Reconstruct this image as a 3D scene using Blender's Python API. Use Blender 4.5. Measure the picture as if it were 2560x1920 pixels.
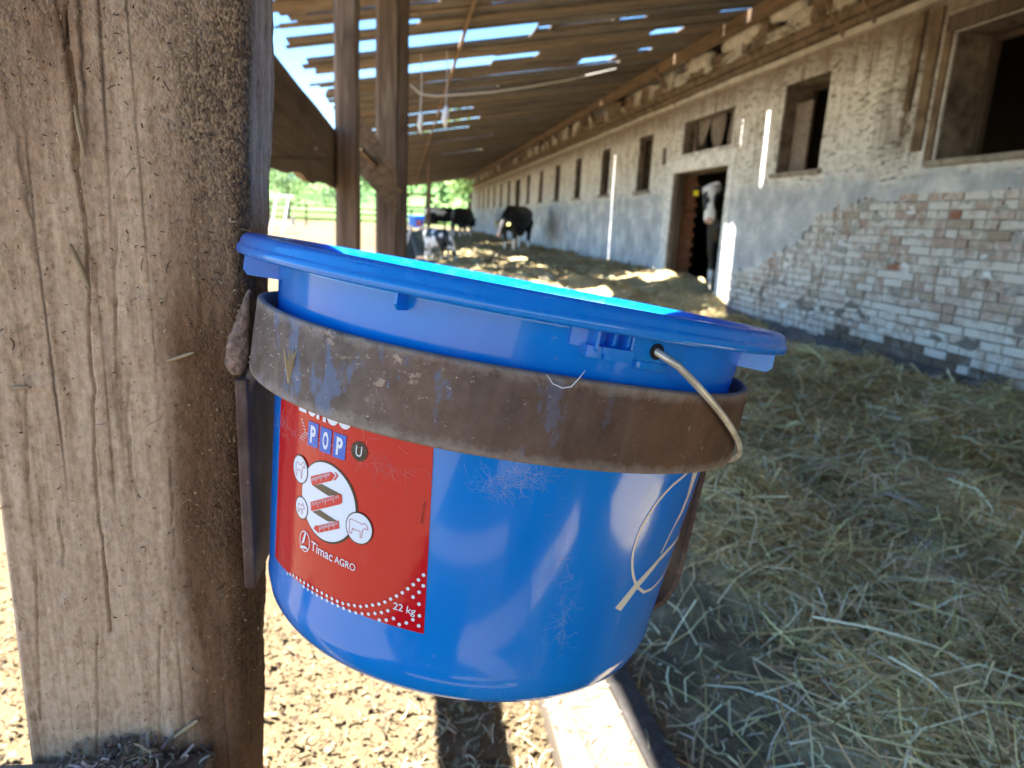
import bpy, bmesh, math, random
import numpy as np
from mathutils import Vector, Matrix, noise
random.seed(7); rng = np.random.default_rng(7)
S = bpy.context.scene; COL = S.collection
for o in list(bpy.data.objects): bpy.data.objects.remove(o)
R = math.radians

# ------------------------------------------------------------------ camera, sky, sun, exposure
cam = bpy.data.cameras.new('camera'); co = bpy.data.objects.new('camera', cam); COL.objects.link(co)
cam.sensor_width = 36; cam.lens = 36*1700/2560; cam.clip_start = .02; cam.clip_end = 2000
co.matrix_world = Matrix(((0.98735737, -0.01022411, -0.15817994, 0), (-0.15128394, 0.23708677, -0.95963693, 0),
                          (0.04731381, 0.97143468, 0.23254263, .97), (0, 0, 0, 1)))
cam.dof.use_dof = True; cam.dof.focus_distance = .33; cam.dof.aperture_fstop = 12.5
S.camera = co
SUN_EL, SUN_AZ = 68.4, 6.0          # azimuth measured from -X towards +Y
w = bpy.data.worlds.new('World'); S.world = w; w.use_nodes = True
wn = w.node_tree; bg = wn.nodes['Background']
sky = wn.nodes.new('ShaderNodeTexSky'); sky.sky_type = 'NISHITA'; sky.sun_disc = False
sky.sun_elevation = R(SUN_EL); sky.sun_rotation = R(-(90-SUN_AZ)); sky.dust_density = .15; sky.ozone_density = 3.0; sky.altitude = 150
hs = wn.nodes.new('ShaderNodeHueSaturation'); hs.inputs['Saturation'].default_value = 1.25
wn.links.new(sky.outputs[0], hs.inputs['Color']); wn.links.new(hs.outputs[0], bg.inputs[0]); bg.inputs[1].default_value = .06
sl = bpy.data.lights.new('sun', 'SUN'); so = bpy.data.objects.new('sun', sl); COL.objects.link(so)
sl.energy = 5.0; sl.angle = R(.53); sl.color = (1, .95, .87)
sd = Vector((-math.cos(R(SUN_EL))*math.cos(R(SUN_AZ)), math.cos(R(SUN_EL))*math.sin(R(SUN_AZ)), math.sin(R(SUN_EL))))
so.rotation_euler = sd.to_track_quat('Z', 'Y').to_euler(); so.location = sd*50
vs = S.view_settings; vs.view_transform = 'Standard'; vs.look = 'None'; vs.gamma = 1; vs.use_curve_mapping = False
vs.exposure = 3.1

# ------------------------------------------------------------------ helpers
def tag(o, label=None, cat=None, group=None, kind=None):
    if label: o['label'] = label
    if cat: o['category'] = cat
    if group: o['group'] = group
    if kind: o['kind'] = kind
    return o
def empty(name, label, cat, loc=(0, 0, 0), rz=0, group=None):
    o = bpy.data.objects.new(name, None); COL.objects.link(o); o.location = loc; o.rotation_euler = (0, 0, rz)
    o.empty_display_size = .1
    return tag(o, label, cat, group)
def link(name, me, parent=None):
    o = bpy.data.objects.new(name, me); COL.objects.link(o)
    if parent: o.parent = parent
    return o
def copy_tree(o, parent=None):
    c = o.copy(); COL.objects.link(c); c.parent = parent
    for ch in list(o.children): copy_tree(ch, c)
    return c
class MB:
    def __init__(s): s.v = []; s.f = []
    def add(s, vs_, fs):
        n = len(s.v); s.v += [tuple(x) for x in vs_]; s.f += [tuple(i+n for i in f) for f in fs]; return s
    def box(s, x0, x1, y0, y1, z0, z1):
        return s.add([(x0,y0,z0),(x1,y0,z0),(x1,y1,z0),(x0,y1,z0),(x0,y0,z1),(x1,y0,z1),(x1,y1,z1),(x0,y1,z1)],
                     [(3,2,1,0),(4,5,6,7),(0,1,5,4),(1,2,6,5),(2,3,7,6),(3,0,4,7)])
    def tube(s, pts, rad, n=8, cap=True, sq=1.0):
        pts = [Vector(p) for p in pts]; k = len(pts)
        rad = rad if hasattr(rad, '__len__') else [rad]*k
        base = len(s.v); up = Vector((0, 0, 1))
        t0 = (pts[1]-pts[0]).normalized()
        if abs(t0.dot(up)) > .95: up = Vector((0, 1, 0))
        x = t0.cross(up).normalized()
        for i, p in enumerate(pts):
            t = (pts[min(i+1, k-1)]-pts[max(i-1, 0)]).normalized()
            x = (x-t*x.dot(t)).normalized(); y = t.cross(x)
            r = rad[i]; rx, ry = r if hasattr(r, '__len__') else (r, r*sq)
            for j in range(n):
                a = 2*math.pi*j/n; s.v.append(tuple(p+x*math.cos(a)*rx+y*math.sin(a)*ry))
        for i in range(k-1):
            for j in range(n):
                a = base+i*n+j; b = base+i*n+(j+1) % n; s.f.append((a, b, b+n, a+n))
        if cap:
            s.f.append(tuple(base+j for j in reversed(range(n)))); s.f.append(tuple(base+(k-1)*n+j for j in range(n)))
        return s
    def lathe(s, prof, n=96, close=False):
        base = len(s.v)
        for r, h in prof:
            for j in range(n):
                a = 2*math.pi*j/n; s.v.append((r*math.cos(a), r*math.sin(a), h))
        m = len(prof)
        for i in range(m if close else m-1):
            for j in range(n):
                a = base+i*n+j; b = base+i*n+(j+1) % n; i2 = (i+1) % m
                c = base+i2*n+(j+1) % n; d = base+i2*n+j; s.f.append((a, b, c, d))
        return s
    def mesh(s, name, smooth=False):
        me = bpy.data.meshes.new(name); me.from_pydata(s.v, [], s.f); me.update()
        if smooth: me.polygons.foreach_set('use_smooth', [True]*len(me.polygons))
        return me
    def build(s, name, mat, parent=None, smooth=False, bevel=0, seg=2):
        me = s.mesh(name, smooth)
        if mat: me.materials.append(mat)
        o = link(name, me, parent)
        if bevel:
            b = o.modifiers.new('bevel', 'BEVEL'); b.width = bevel; b.segments = seg; b.limit_method = 'ANGLE'
        return o
def fix_normals(o):
    bm = bmesh.new(); bm.from_mesh(o.data); bmesh.ops.recalc_face_normals(bm, faces=bm.faces); bm.to_mesh(o.data); bm.free(); return o
def np_mesh(name, V, Fq, colors=None, mat=None, parent=None, smooth=False):
    me = bpy.data.meshes.new(name); n = Fq.shape[1]
    me.vertices.add(len(V)); me.vertices.foreach_set('co', V.astype(np.float32).ravel())
    me.loops.add(Fq.size); me.loops.foreach_set('vertex_index', Fq.astype(np.int32).ravel())
    me.polygons.add(len(Fq)); me.polygons.foreach_set('loop_start', np.arange(0, Fq.size, n, dtype=np.int32))
    me.polygons.foreach_set('loop_total', np.full(len(Fq), n, dtype=np.int32))
    if smooth: me.polygons.foreach_set('use_smooth', np.ones(len(Fq), dtype=bool))
    me.update(calc_edges=True); me.validate()
    if colors is not None:
        ca = me.color_attributes.new('Col', 'FLOAT_COLOR', 'POINT')
        ca.data.foreach_set('color', np.c_[colors, np.ones(len(colors))].astype(np.float32).ravel())
    if mat: me.materials.append(mat)
    return link(name, me, parent)
def n3(x, y, z): return noise.noise(Vector((x, y, z)))
def fbm(x, y, z, o=4): return noise.fractal(Vector((x, y, z)), 1.0, 2.0, o)

# ------------------------------------------------------------------ materials
class NT:
    def __init__(s, name):
        s.m = bpy.data.materials.new(name); s.m.use_nodes = True; s.t = s.m.node_tree
        s.b = s.t.nodes['Principled BSDF']; s.out = s.t.nodes['Material Output']
        s.tc = s.t.nodes.new('ShaderNodeTexCoord')
    def n(s, ty, **k):
        x = s.t.nodes.new(ty)
        for a, b in k.items(): setattr(x, a, b)
        return x
    def l(s, a, b): s.t.links.new(a, b)
    def coord(s, scale=(1, 1, 1), kind='Object'):
        mp = s.n('ShaderNodeMapping'); mp.inputs['Scale'].default_value = scale; s.l(s.tc.outputs[kind], mp.inputs[0]); return mp.outputs[0]
    def noise(s, scale=5, detail=6, rough=.6, stretch=(1, 1, 1), dist=0):
        x = s.n('ShaderNodeTexNoise'); x.inputs['Scale'].default_value = scale; x.inputs['Detail'].default_value = detail
        x.inputs['Roughness'].default_value = rough; x.inputs['Distortion'].default_value = dist
        s.l(s.coord(stretch), x.inputs[0]); return x.outputs[0]
    def vor(s, scale=5, stretch=(1, 1, 1), feature='DISTANCE_TO_EDGE'):
        x = s.n('ShaderNodeTexVoronoi', feature=feature); x.inputs['Scale'].default_value = scale
        s.l(s.coord(stretch), x.inputs[0]); return x.outputs['Distance'] if feature != 'F1c' else x.outputs[1]
    def ramp(s, fac, stops):
        r = s.n('ShaderNodeValToRGB'); e = r.color_ramp.elements
        while len(e) > 1: e.remove(e[-1])
        e[0].position = stops[0][0]; e[0].color = c4(stops[0][1])
        for p, c in stops[1:]:
            q = e.new(p); q.color = c4(c)
        s.l(fac, r.inputs[0]); return r.outputs[0]
    def mix(s, f, a, b, mode='MIX'):
        x = s.n('ShaderNodeMixRGB', blend_type=mode)
        for i, v_ in ((0, f), (1, a), (2, b)):
            if hasattr(v_, 'links') or hasattr(v_, 'is_linked'): s.l(v_, x.inputs[i])
            elif i == 0: x.inputs[0].default_value = v_
            else: x.inputs[i].default_value = c4(v_)
        return x.outputs[0]
    def math(s, op, a, b=0.0, clamp=False):
        x = s.n('ShaderNodeMath', operation=op); x.use_clamp = clamp
        for i, v_ in ((0, a), (1, b)):
            if hasattr(v_, 'is_linked'): s.l(v_, x.inputs[i])
            else: x.inputs[i].default_value = v_
        return x.outputs[0]
    def sep(s, kind='Object'):
        x = s.n('ShaderNodeSeparateXYZ'); s.l(s.tc.outputs[kind], x.inputs[0]); return x.outputs
    def bump(s, h, strength=.5, dist=.01, prev=None):
        b = s.n('ShaderNodeBump'); b.inputs['Strength'].default_value = strength; b.inputs['Distance'].default_value = dist
        s.l(h, b.inputs['Height'])
        if prev is not None: s.l(prev, b.inputs['Normal'])
        return b.outputs[0]
    def fin(s, color=None, rough=.8, normal=None, metal=0, spec=.3):
        if color is not None:
            if hasattr(color, 'is_linked'): s.l(color, s.b.inputs['Base Color'])
            else: s.b.inputs['Base Color'].default_value = c4(color)
        if hasattr(rough, 'is_linked'): s.l(rough, s.b.inputs['Roughness'])
        else: s.b.inputs['Roughness'].default_value = rough
        s.b.inputs['Metallic'].default_value = metal; s.b.inputs['Specular IOR Level'].default_value = spec
        if normal is not None: s.l(normal, s.b.inputs['Normal'])
        return s.m
def c4(c): return (*c, 1) if len(c) == 3 else c
def simple(name, c, rough=.7, metal=0, spec=.3, var=.25, scale=12, bump=.2):
    t = NT(name); f = t.noise(scale, 5); d = tuple(x*(1-var) for x in c); l_ = tuple(min(1, x*(1+var)) for x in c)
    return t.fin(t.ramp(f, [(.3, d), (.7, l_)]), rough, t.bump(f, bump, .004), metal, spec)
def attr_mat(name, rough=.7, trans=0, mul=1, spec=.25):
    t = NT(name); a = t.n('ShaderNodeAttribute'); a.attribute_name = 'Col'
    m = t.fin(a.outputs[0], rough, spec=spec)
    if trans:
        tr = t.n('ShaderNodeBsdfTranslucent'); t.l(a.outputs[0], tr.inputs[0]); mx = t.n('ShaderNodeMixShader'); mx.inputs[0].default_value = trans
        t.l(t.b.outputs[0], mx.inputs[1]); t.l(tr.outputs[0], mx.inputs[2]); t.l(mx.outputs[0], t.out.inputs[0])
    return m
def wood(name, dark, mid, light, axis='z', scale=1., bump=.5, crack=.5):
    """weathered timber with grain along one axis"""
    st = {'x': (.06, 1, 1), 'y': (1, .06, 1), 'z': (1, 1, .06)}[axis]
    t = NT(name); g = t.noise(38*scale, 6, .65, st, .3); big = t.noise(3.0*scale, 4, .6, tuple(x*.6+.4 for x in st))
    fine = t.noise(160*scale, 3, .6, st)
    f = t.math('ADD', t.math('MULTIPLY', g, .55), t.math('MULTIPLY', big, .45))
    c = t.ramp(f, [(.30, dark), (.5, mid), (.72, light)])
    v_ = t.vor(9*scale, tuple(x if x < 1 else 1.6 for x in st))
    cr = t.ramp(v_, [(0, (0, 0, 0)), (.035, (1, 1, 1))])
    cm = t.mix(t.ramp(big, [(.42, (0, 0, 0)), (.6, (1, 1, 1))]), (1, 1, 1), cr)
    c = t.mix(crack, c, t.mix(1, c, cm, 'MULTIPLY'))
    nb = t.bump(g, bump, .004); nb = t.bump(fine, bump*.5, .001, nb); nb = t.bump(cm, crack, .004, nb)
    return t.fin(c, .85, nb, spec=.2)
M = {}
M['oldwood'] = wood('old_barn_timber', (.05, .033, .022), (.165, .112, .078), (.32, .245, .18), 'z', 1)
M['oldwood_y'] = wood('old_barn_timber_along', (.055, .036, .022), (.17, .112, .068), (.28, .19, .12), 'y', .8)
M['roofwood'] = wood('roof_board_wood', (.034, .027, .022), (.12, .093, .073), (.24, .195, .158), 'x', .5, .4)
M['roofwood2'] = wood('roof_board_wood_pale', (.05, .036, .026), (.16, .115, .08), (.28, .215, .155), 'x', .5, .4)
M['roofwood3'] = wood('roof_board_wood_grey', (.03, .027, .025), (.10, .09, .082), (.20, .185, .17), 'x', .5, .4)
M['curbwood'] = wood('curb_board_wood', (.065, .048, .034), (.16, .124, .088), (.22, .18, .135), 'y', 1.2)

def mat_post():
    t = NT('near_post_wood'); x, y, z = t.sep()
    grain = t.noise(120, 5, .7, (1, 1, .022), .25); big = t.noise(6, 5, .6, (1, 1, .55)); mott = t.noise(34, 6, .75, (1, 1, .7)); fine = t.noise(420, 3, .7)
    f = t.math('ADD', t.math('MULTIPLY', grain, .5), t.math('ADD', t.math('MULTIPLY', mott, .3), t.math('MULTIPLY', big, .2)))
    spk = t.noise(260, 4, .75, (1, 1, .7)); f = t.math('ADD', f, t.math('MULTIPLY', t.math('SUBTRACT', spk, .5), .38))
    c = t.ramp(f, [(.32, (.19, .110, .064)), (.45, (.45, .305, .20)), (.56, (.60, .43, .30)), (.70, (.69, .535, .395))])
    v_ = t.vor(30, (1, 1, .03)); hair = t.ramp(v_, [(0, (.10, .08, .06)), (.04, (1, 1, 1))])
    hm = t.ramp(t.noise(9, 3, .5, (1, 1, .25)), [(.42, (0, 0, 0)), (.55, (1, 1, 1))])
    hair = t.mix(hm, (1, 1, 1), hair); c = t.mix(.9, c, t.mix(1, c, hair, 'MULTIPLY'))
    # crumbly crust of dried dung and chaff: heaviest high up and along the right edge
    vc = t.n('ShaderNodeTexVoronoi', feature='F1'); vc.inputs['Scale'].default_value = 560; t.l(t.coord((1, .5, .8)), vc.inputs[0])
    rnd = t.n('ShaderNodeSeparateXYZ'); t.l(vc.outputs['Color'], rnd.inputs[0])
    gran = t.ramp(t.math('ADD', t.math('MULTIPLY', rnd.outputs[0], .62), t.math('MULTIPLY', mott, .38)), [(.18, (.025, .015, .009)), (.42, (.105, .062, .034)), (.62, (.21, .13, .072)), (.80, (.32, .215, .12)), (.95, (.52, .38, .22))])
    bias = t.math('ADD', t.math('MULTIPLY', t.math('SUBTRACT', z, .90), 1.5, True), t.math('MULTIPLY', t.math('SUBTRACT', x, -.172), 9.0, True))
    cov = t.math('ADD', t.math('ADD', t.math('MULTIPLY', big, .65), t.math('MULTIPLY', mott, .55)), t.math('MULTIPLY', bias, .40))
    cm = t.ramp(cov, [(.62, (0, 0, 0)), (.90, (1, 1, 1))])
    clean = t.math('SUBTRACT', 1, t.math('MULTIPLY', t.math('MULTIPLY', t.math('SUBTRACT', y, .508), 70, True), t.math('MULTIPLY', t.math('SUBTRACT', z, .93), 16, True)), True); cm = t.math('MULTIPLY', cm, clean)
    c = t.mix(t.math('MULTIPLY', cm, .85), c, gran)
    # dark greasy stain, rubbed in along the right strip below the bucket rim
    sx = t.math('ADD', t.math('MULTIPLY', t.math('SUBTRACT', x, -.178), 40), t.math('MULTIPLY', t.math('SUBTRACT', big, .5), 3.0), True)
    sz = t.math('MULTIPLY', t.math('SUBTRACT', 1.02, z), 7, True)
    c = t.mix(t.math('MULTIPLY', t.math('MULTIPLY', sx, t.math('MULTIPLY', sz, clean)), .88), c, t.mix(1, c, (.27, .175, .115), 'MULTIPLY'))
    st2 = t.ramp(t.noise(4.5, 4, .6, (1, 1, .5)), [(.56, (0, 0, 0)), (.70, (1, 1, 1))]); c = t.mix(t.math('MULTIPLY', st2, .75), c, t.mix(1, c, (.42, .28, .19), 'MULTIPLY'))
    inv = t.math('SUBTRACT', 1, vc.outputs['Distance']); ch = t.math('MULTIPLY', inv, cm)
    nb = t.bump(grain, .45, .0012); nb = t.bump(hair, .5, .0015, nb); nb = t.bump(mott, .5, .003, nb); nb = t.bump(ch, .9, .0022, nb); nb = t.bump(fine, .35, .0007, nb)
    return t.fin(c, .9, nb, spec=.2)
M['post'] = mat_post()

def mat_bucket(name='blue_plastic', base=(.002, .31, .82), deep=(.002, .265, .75), tr=.30, rough=.16):
    t = NT(name); f = t.noise(14, 4, .5, (1, 1, .35)); sm = t.noise(55, 5, .6, (1, 1, .3)); scr = t.noise(260, 3, .7, (1, 1, .08))
    c = t.mix(t.ramp(f, [(.35, (0, 0, 0)), (.65, (1, 1, 1))]), deep, base)
    film = t.ramp(t.noise(11, 6, .7, (1, 1, .5), .6), [(.52, (0, 0, 0)), (.60, (1, 1, 1))]); spk = t.ramp(t.noise(330, 4, .7), [(.66, (0, 0, 0)), (.72, (1, 1, 1))])
    dust = t.math('ADD', t.math('MULTIPLY', t.ramp(sm, [(.52, (0, 0, 0)), (.74, (1, 1, 1))]), .6), t.math('MULTIPLY', film, .5), True); c = t.mix(t.math('MULTIPLY', dust, .10), c, (.40, .50, .58)); c = t.mix(t.math('MULTIPLY', spk, .35), c, (.5, .48, .44))
    rg = t.math('ADD', t.math('MULTIPLY', dust, .22), rough)
    nb = t.bump(t.noise(9, 2, .4, (1, 1, .45)), .12, .012); nb = t.bump(scr, .03, .001, nb)
    t.fin(c, rg, nb, spec=.5); t.b.inputs['Coat IOR'].default_value = 1.55; t.b.inputs['Coat Weight'].default_value = .8; t.b.inputs['Coat Roughness'].default_value = .06
    tl = t.n('ShaderNodeBsdfTranslucent'); tl.inputs[0].default_value = (.01, .36, .98, 1)
    mx = t.n('ShaderNodeMixShader'); mx.inputs[0].default_value = tr
    t.l(t.b.outputs[0], mx.inputs[1]); t.l(tl.outputs[0], mx.inputs[2]); t.l(mx.outputs[0], t.out.inputs[0])
    return t.m
M['blue'] = mat_bucket(); M['blue2'] = mat_bucket('blue_plastic_rim', (.002, .33, .86), (.002, .30, .83), .42, .26)
def mat_ring():
    t = NT('rusty_steel'); x, y, z = t.sep()
    f = t.noise(16, 6, .65, (1, 1, .6)); fine = t.noise(230, 4, .75); pt = t.noise(30, 6, .7, (1, 1, .5)); dst = t.noise(80, 6, .75); rub = t.noise(60, 4, .6, (1, 1, .10)); cl = t.noise(7, 2, .5)
    c = t.ramp(f, [(.32, (.046, .022, .012)), (.5, (.100, .048, .026)), (.68, (.175, .088, .046))])
    c = t.mix(t.math('MULTIPLY', t.ramp(rub, [(.50, (0, 0, 0)), (.66, (1, 1, 1))]), .45), c, (.175, .105, .07))
    ang = t.math('ADD', t.math('MULTIPLY', x, -4.5), .42, True)   # greyer and dustier on the side next to the post
    c = t.mix(t.math('MULTIPLY', ang, .7), c, t.ramp(dst, [(.3, (.065, .048, .042)), (.7, (.20, .165, .15))]))
    bl_ = t.math('MULTIPLY', t.ramp(pt, [(.56, (0, 0, 0)), (.60, (1, 1, 1))]), t.math('ADD', t.math('MULTIPLY', ang, 1.0), .10, True))
    c = t.mix(t.math('MULTIPLY', bl_, .8), c, t.mix(dst, (.07, .10, .19), (.15, .19, .28)))
    e = t.math('ABSOLUTE', t.math('ADD', z, .0495)); e = t.math('ADD', e, t.math('MULTIPLY', t.math('SUBTRACT', dst, .5), .016))
    c = t.mix(t.math('MULTIPLY', t.ramp(t.math('MULTIPLY', e, 20), [(.33, (0, 0, 0)), (.47, (1, 1, 1))]), .72), c, (.33, .275, .24))
    sp = t.ramp(fine, [(.64, (0, 0, 0)), (.70, (1, 1, 1))]); c = t.mix(t.math('MULTIPLY', sp, .7), c, (.40, .30, .235))
    cs = t.math('MULTIPLY', t.ramp(t.noise(75, 5, .7, (1, 1, 1.6)), [(.57, (0, 0, 0)), (.62, (1, 1, 1))]), t.ramp(cl, [(.52, (0, 0, 0)), (.60, (1, 1, 1))])); c = t.mix(t.math('MULTIPLY', cs, .85), c, (.42, .31, .24))
    nb = t.bump(fine, .5, .0008); nb = t.bump(f, .3, .003, nb); nb = t.bump(cs, .5, .001, nb)
    return t.fin(c, .6, nb, .2, .35)
M['rust'] = mat_ring()
def mat_steel():
    t = NT('rusty_bracket_steel'); f = t.noise(25, 6, .65); fine = t.noise(240, 4, .7)
    c = t.ramp(f, [(.3, (.06, .030, .024)), (.55, (.12, .075, .06)), (.75, (.22, .17, .15))])
    c = t.mix(t.math('MULTIPLY', t.ramp(fine, [(.6, (0, 0, 0)), (.7, (1, 1, 1))]), .5), c, (.3, .22, .17))
    return t.fin(c, .65, t.bump(fine, .5, .001), .25, .35)
M['steel'] = mat_steel()
def mat_wire():
    t = NT('galvanised_wire'); f = t.noise(60, 5, .6, (1, 1, .4))
    return t.fin(t.ramp(f, [(.35, (.50, .46, .39)), (.6, (.80, .77, .70))]), .35, t.bump(f, .3, .001), .45, .5)
M['wire'] = mat_wire()
def glossy(name, c, rough=.22, bump=.1):
    t = NT(name); w_ = t.noise(22, 3, .5); d = t.noise(60, 5, .7)
    cc = t.mix(t.math('MULTIPLY', t.ramp(d, [(.60, (0, 0, 0)), (.8, (1, 1, 1))]), .05), c, (.6, .5, .5))
    return t.fin(cc, rough, t.bump(w_, bump, .006), spec=.5)
M['red'] = glossy('red_label_film', (.52, .003, .012), .14, .2)
M['labwhite'] = glossy('white_print', (.70, .76, .86)); M['labblack'] = glossy('black_print', (.012, .012, .016))
M['labblue'] = glossy('blue_print', (.012, .12, .56)); M['labdark'] = glossy('brown_grey_print', (.075, .065, .05))
M['labred'] = glossy('red_print', (.58, .02, .03)); M['cream'] = glossy('cream_print', (.76, .72, .62), .3)
M['labrust'] = glossy('thin_red_print', (.45, .10, .12))

# ground and walls
def mat_ground():
    t = NT('yard_soil'); a = t.noise(.35, 6, .6); b = t.noise(9, 6, .7); d = t.noise(90, 4, .7); x, y, z = t.sep()
    c = t.mix(t.math('MULTIPLY', b, .8), (.11, .08, .045), (.165, .124, .072))
    c = t.mix(t.ramp(a, [(.45, (0, 0, 0)), (.65, (1, 1, 1))]), c, (.16, .12, .075))
    far = t.math('MULTIPLY', t.math('SUBTRACT', y, 52), .05, True)
    c = t.mix(far, c, t.ramp(a, [(.35, (.06, .13, .03)), (.65, (.13, .22, .06))]))
    nb = t.bump(b, .6, .03); nb = t.bump(d, .6, .008, nb)
    return t.fin(c, .95, nb, spec=.1)
M['ground'] = mat_ground()
def mat_alley():
    t = NT('feed_alley_floor'); b = t.noise(7, 6, .7); d = t.noise(60, 5, .75); x, y, z = t.sep()
    c = t.ramp(b, [(.3, (.07, .056, .036)), (.5, (.21, .172, .105)), (.7, (.40, .335, .2))])
    mat_ = t.ramp(t.math('ADD', t.math('MULTIPLY', t.noise(26, 6, .75, (1, .5, 1)), .6), t.math('MULTIPLY', d, .4)), [(.32, (.14, .105, .055)), (.5, (.40, .325, .175)), (.66, (.64, .54, .32))])
    c = t.mix(t.math('MULTIPLY', t.math('ADD', t.math('SUBTRACT', x, .78), t.math('MULTIPLY', t.math('SUBTRACT', b, .5), 1.2)), 4, True), c, mat_)
    c = t.mix(t.math('MULTIPLY', t.ramp(d, [(.55, (0, 0, 0)), (.7, (1, 1, 1))]), .6), c, (.36, .30, .17))
    nb = t.bump(b, .6, .03); nb = t.bump(d, .7, .01, nb)
    return t.fin(c, .95, nb, spec=.1)
M['alley'] = mat_alley()
def mat_plaster():
    t = NT('peeling_whitewash_plaster'); x, y, z = t.sep()
    big = t.noise(1.1, 6, .6, (1, 1, 1.3)); mid = t.noise(6, 6, .7, (1, .55, 1.5)); fine = t.noise(38, 5, .75); hz = t.noise(15, 6, .75, (1, .5, 1.6), .5); run = t.noise(5, 5, .65, (1, 1.5, .16)); patch = t.noise(2.4, 6, .7)
    c = t.ramp(mid, [(.28, (.46, .44, .41)), (.45, (.66, .65, .625)), (.68, (.78, .775, .755))])
    lo = t.math('MULTIPLY', t.math('SUBTRACT', t.math('ADD', 1.62, t.math('MULTIPLY', t.math('SUBTRACT', big, .5), .7)), z), 8, True)
    dado = t.ramp(t.noise(2.0, 6, .65), [(.34, (.27, .295, .335)), (.5, (.43, .46, .50)), (.60, (.62, .635, .645)), (.75, (.74, .74, .72))])
    c = t.mix(t.math('MULTIPLY', lo, .85), c, dado)
    hi = t.math('SUBTRACT', 1, lo, True)
    fl = t.ramp(hz, [(.53, (0, 0, 0)), (.60, (1, 1, 1))]); fm = t.math('MULTIPLY', t.math('MULTIPLY', fl, t.ramp(patch, [(.38, (.15, .15, .15)), (.55, (1, 1, 1))])), t.math('ADD', t.math('MULTIPLY', hi, .92), .08))
    c = t.mix(t.math('MULTIPLY', fm, .9), c, t.ramp(fine, [(.35, (.07, .05, .036)), (.65, (.25, .185, .13))]))
    bw = t.ramp(t.math('ADD', t.math('MULTIPLY', patch, .7), t.math('MULTIPLY', mid, .3)), [(.54, (0, 0, 0)), (.64, (1, 1, 1))]); c = t.mix(t.math('MULTIPLY', t.math('MULTIPLY', bw, hi), .45), c, (.30, .245, .19))
    rn = t.math('MULTIPLY', t.ramp(run, [(.50, (0, 0, 0)), (.66, (1, 1, 1))]), t.math('MULTIPLY', t.math('SUBTRACT', z, 1.3), .9, True)); c = t.mix(t.math('MULTIPLY', rn, .75), c, (.16, .115, .08))
    tp = t.math('MULTIPLY', t.math('SUBTRACT', z, t.math('ADD', 2.12, t.math('MULTIPLY', patch, .8))), 2.6, True)
    c = t.mix(t.math('MULTIPLY', tp, .85), c, (.19, .135, .09))
    bd = t.math('SUBTRACT', 1.0, t.math('MULTIPLY', t.math('ABSOLUTE', t.math('SUBTRACT', y, 5.95)), 2.3), True); bd = t.math('MULTIPLY', t.math('MULTIPLY', bd, t.math('MULTIPLY', t.math('SUBTRACT', z, 1.5), 2.5, True)), t.ramp(t.noise(7, 6, .75, (1, 1.4, .5)), [(.36, (.1, .1, .1)), (.56, (1, 1, 1))])); c = t.mix(bd, c, t.ramp(fine, [(.35, (.07, .048, .034)), (.65, (.20, .145, .10))]))
    rs = t.math('MULTIPLY', t.ramp(t.noise(1.7, 5, .65), [(.60, (0, 0, 0)), (.70, (1, 1, 1))]), .6); c = t.mix(rs, c, (.34, .215, .155))
    dp = t.math('MULTIPLY', t.math('SUBTRACT', t.math('ADD', .34, t.math('MULTIPLY', t.math('SUBTRACT', mid, .5), .7)), z), 5, True)
    c = t.mix(t.math('MULTIPLY', dp, .7), c, (.13, .115, .10))
    nb = t.bump(mid, .6, .03); nb = t.bump(fine, .5, .006, nb); nb = t.bump(fm, .6, -.012, nb)
    return t.fin(c, .93, nb, spec=.12)
M['plaster'] = mat_plaster()
def mat_brick(name, a, b, wash, amt):
    t = NT(name); oi = t.n('ShaderNodeObjectInfo'); ge = t.n('ShaderNodeNewGeometry')
    def wn_(sc, det=6, ro=.7):
        x = t.n('ShaderNodeTexNoise'); x.inputs['Scale'].default_value = sc; x.inputs['Detail'].default_value = det; x.inputs['Roughness'].default_value = ro; t.l(ge.outputs['Position'], x.inputs[0]); return x.outputs[0]
    f = wn_(26); g = t.math('ADD', t.math('MULTIPLY', wn_(11), .6), t.math('MULTIPLY', wn_(2.3), .4))
    c = t.mix(f, a, b); c = t.mix(t.math('MULTIPLY', oi.outputs['Random'], .35), c, tuple(x*.6 for x in a))
    if amt: c = t.mix(t.math('MULTIPLY', t.ramp(g, [(.60-amt*.38, (0, 0, 0)), (.76-amt*.38, (1, 1, 1))]), .93), c, wash)
    x, y, z = t.sep()
    return t.fin(c, .93, t.bump(f, .6, .012), spec=.1)
WASH = (.66, .645, .61)
M['bk_white'] = mat_brick('whitewashed_brick', (.30, .20, .15), (.40, .30, .24), WASH, .72)
M['bk_half'] = mat_brick('half_washed_brick', (.32, .22, .17), (.42, .31, .24), WASH, .55)
M['bk_red'] = mat_brick('bare_red_brick', (.30, .135, .09), (.42, .22, .15), WASH, .22)
M['bk_tan'] = mat_brick('bare_tan_brick', (.36, .29, .23), (.48, .40, .33), WASH, .3)
M['bk_pink'] = mat_brick('bare_pink_brick', (.40, .29, .245), (.50, .40, .345), WASH, .35)
M['bk_dark'] = mat_brick('damp_brick', (.12, .09, .07), (.22, .17, .14), (.36, .35, .33), .3)
M['bk_in'] = mat_brick('reveal_brick', (.22, .085, .05), (.32, .14, .085), (.3, .2, .15), .1)
def mat_mortar():
    t = NT('lime_mortar'); x, y, z = t.sep(); f = t.noise(16, 6, .75)
    c = t.ramp(f, [(.3, (.22, .20, .175)), (.55, (.42, .41, .38)), (.7, (.55, .55, .52))])
    lo = t.math('MULTIPLY', t.math('SUBTRACT', .62, z), 3, True)
    c = t.mix(t.math('MULTIPLY', lo, .72), c, (.12, .105, .09))
    return t.fin(c, .95, t.bump(f, .7, .02), spec=.1)
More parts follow.
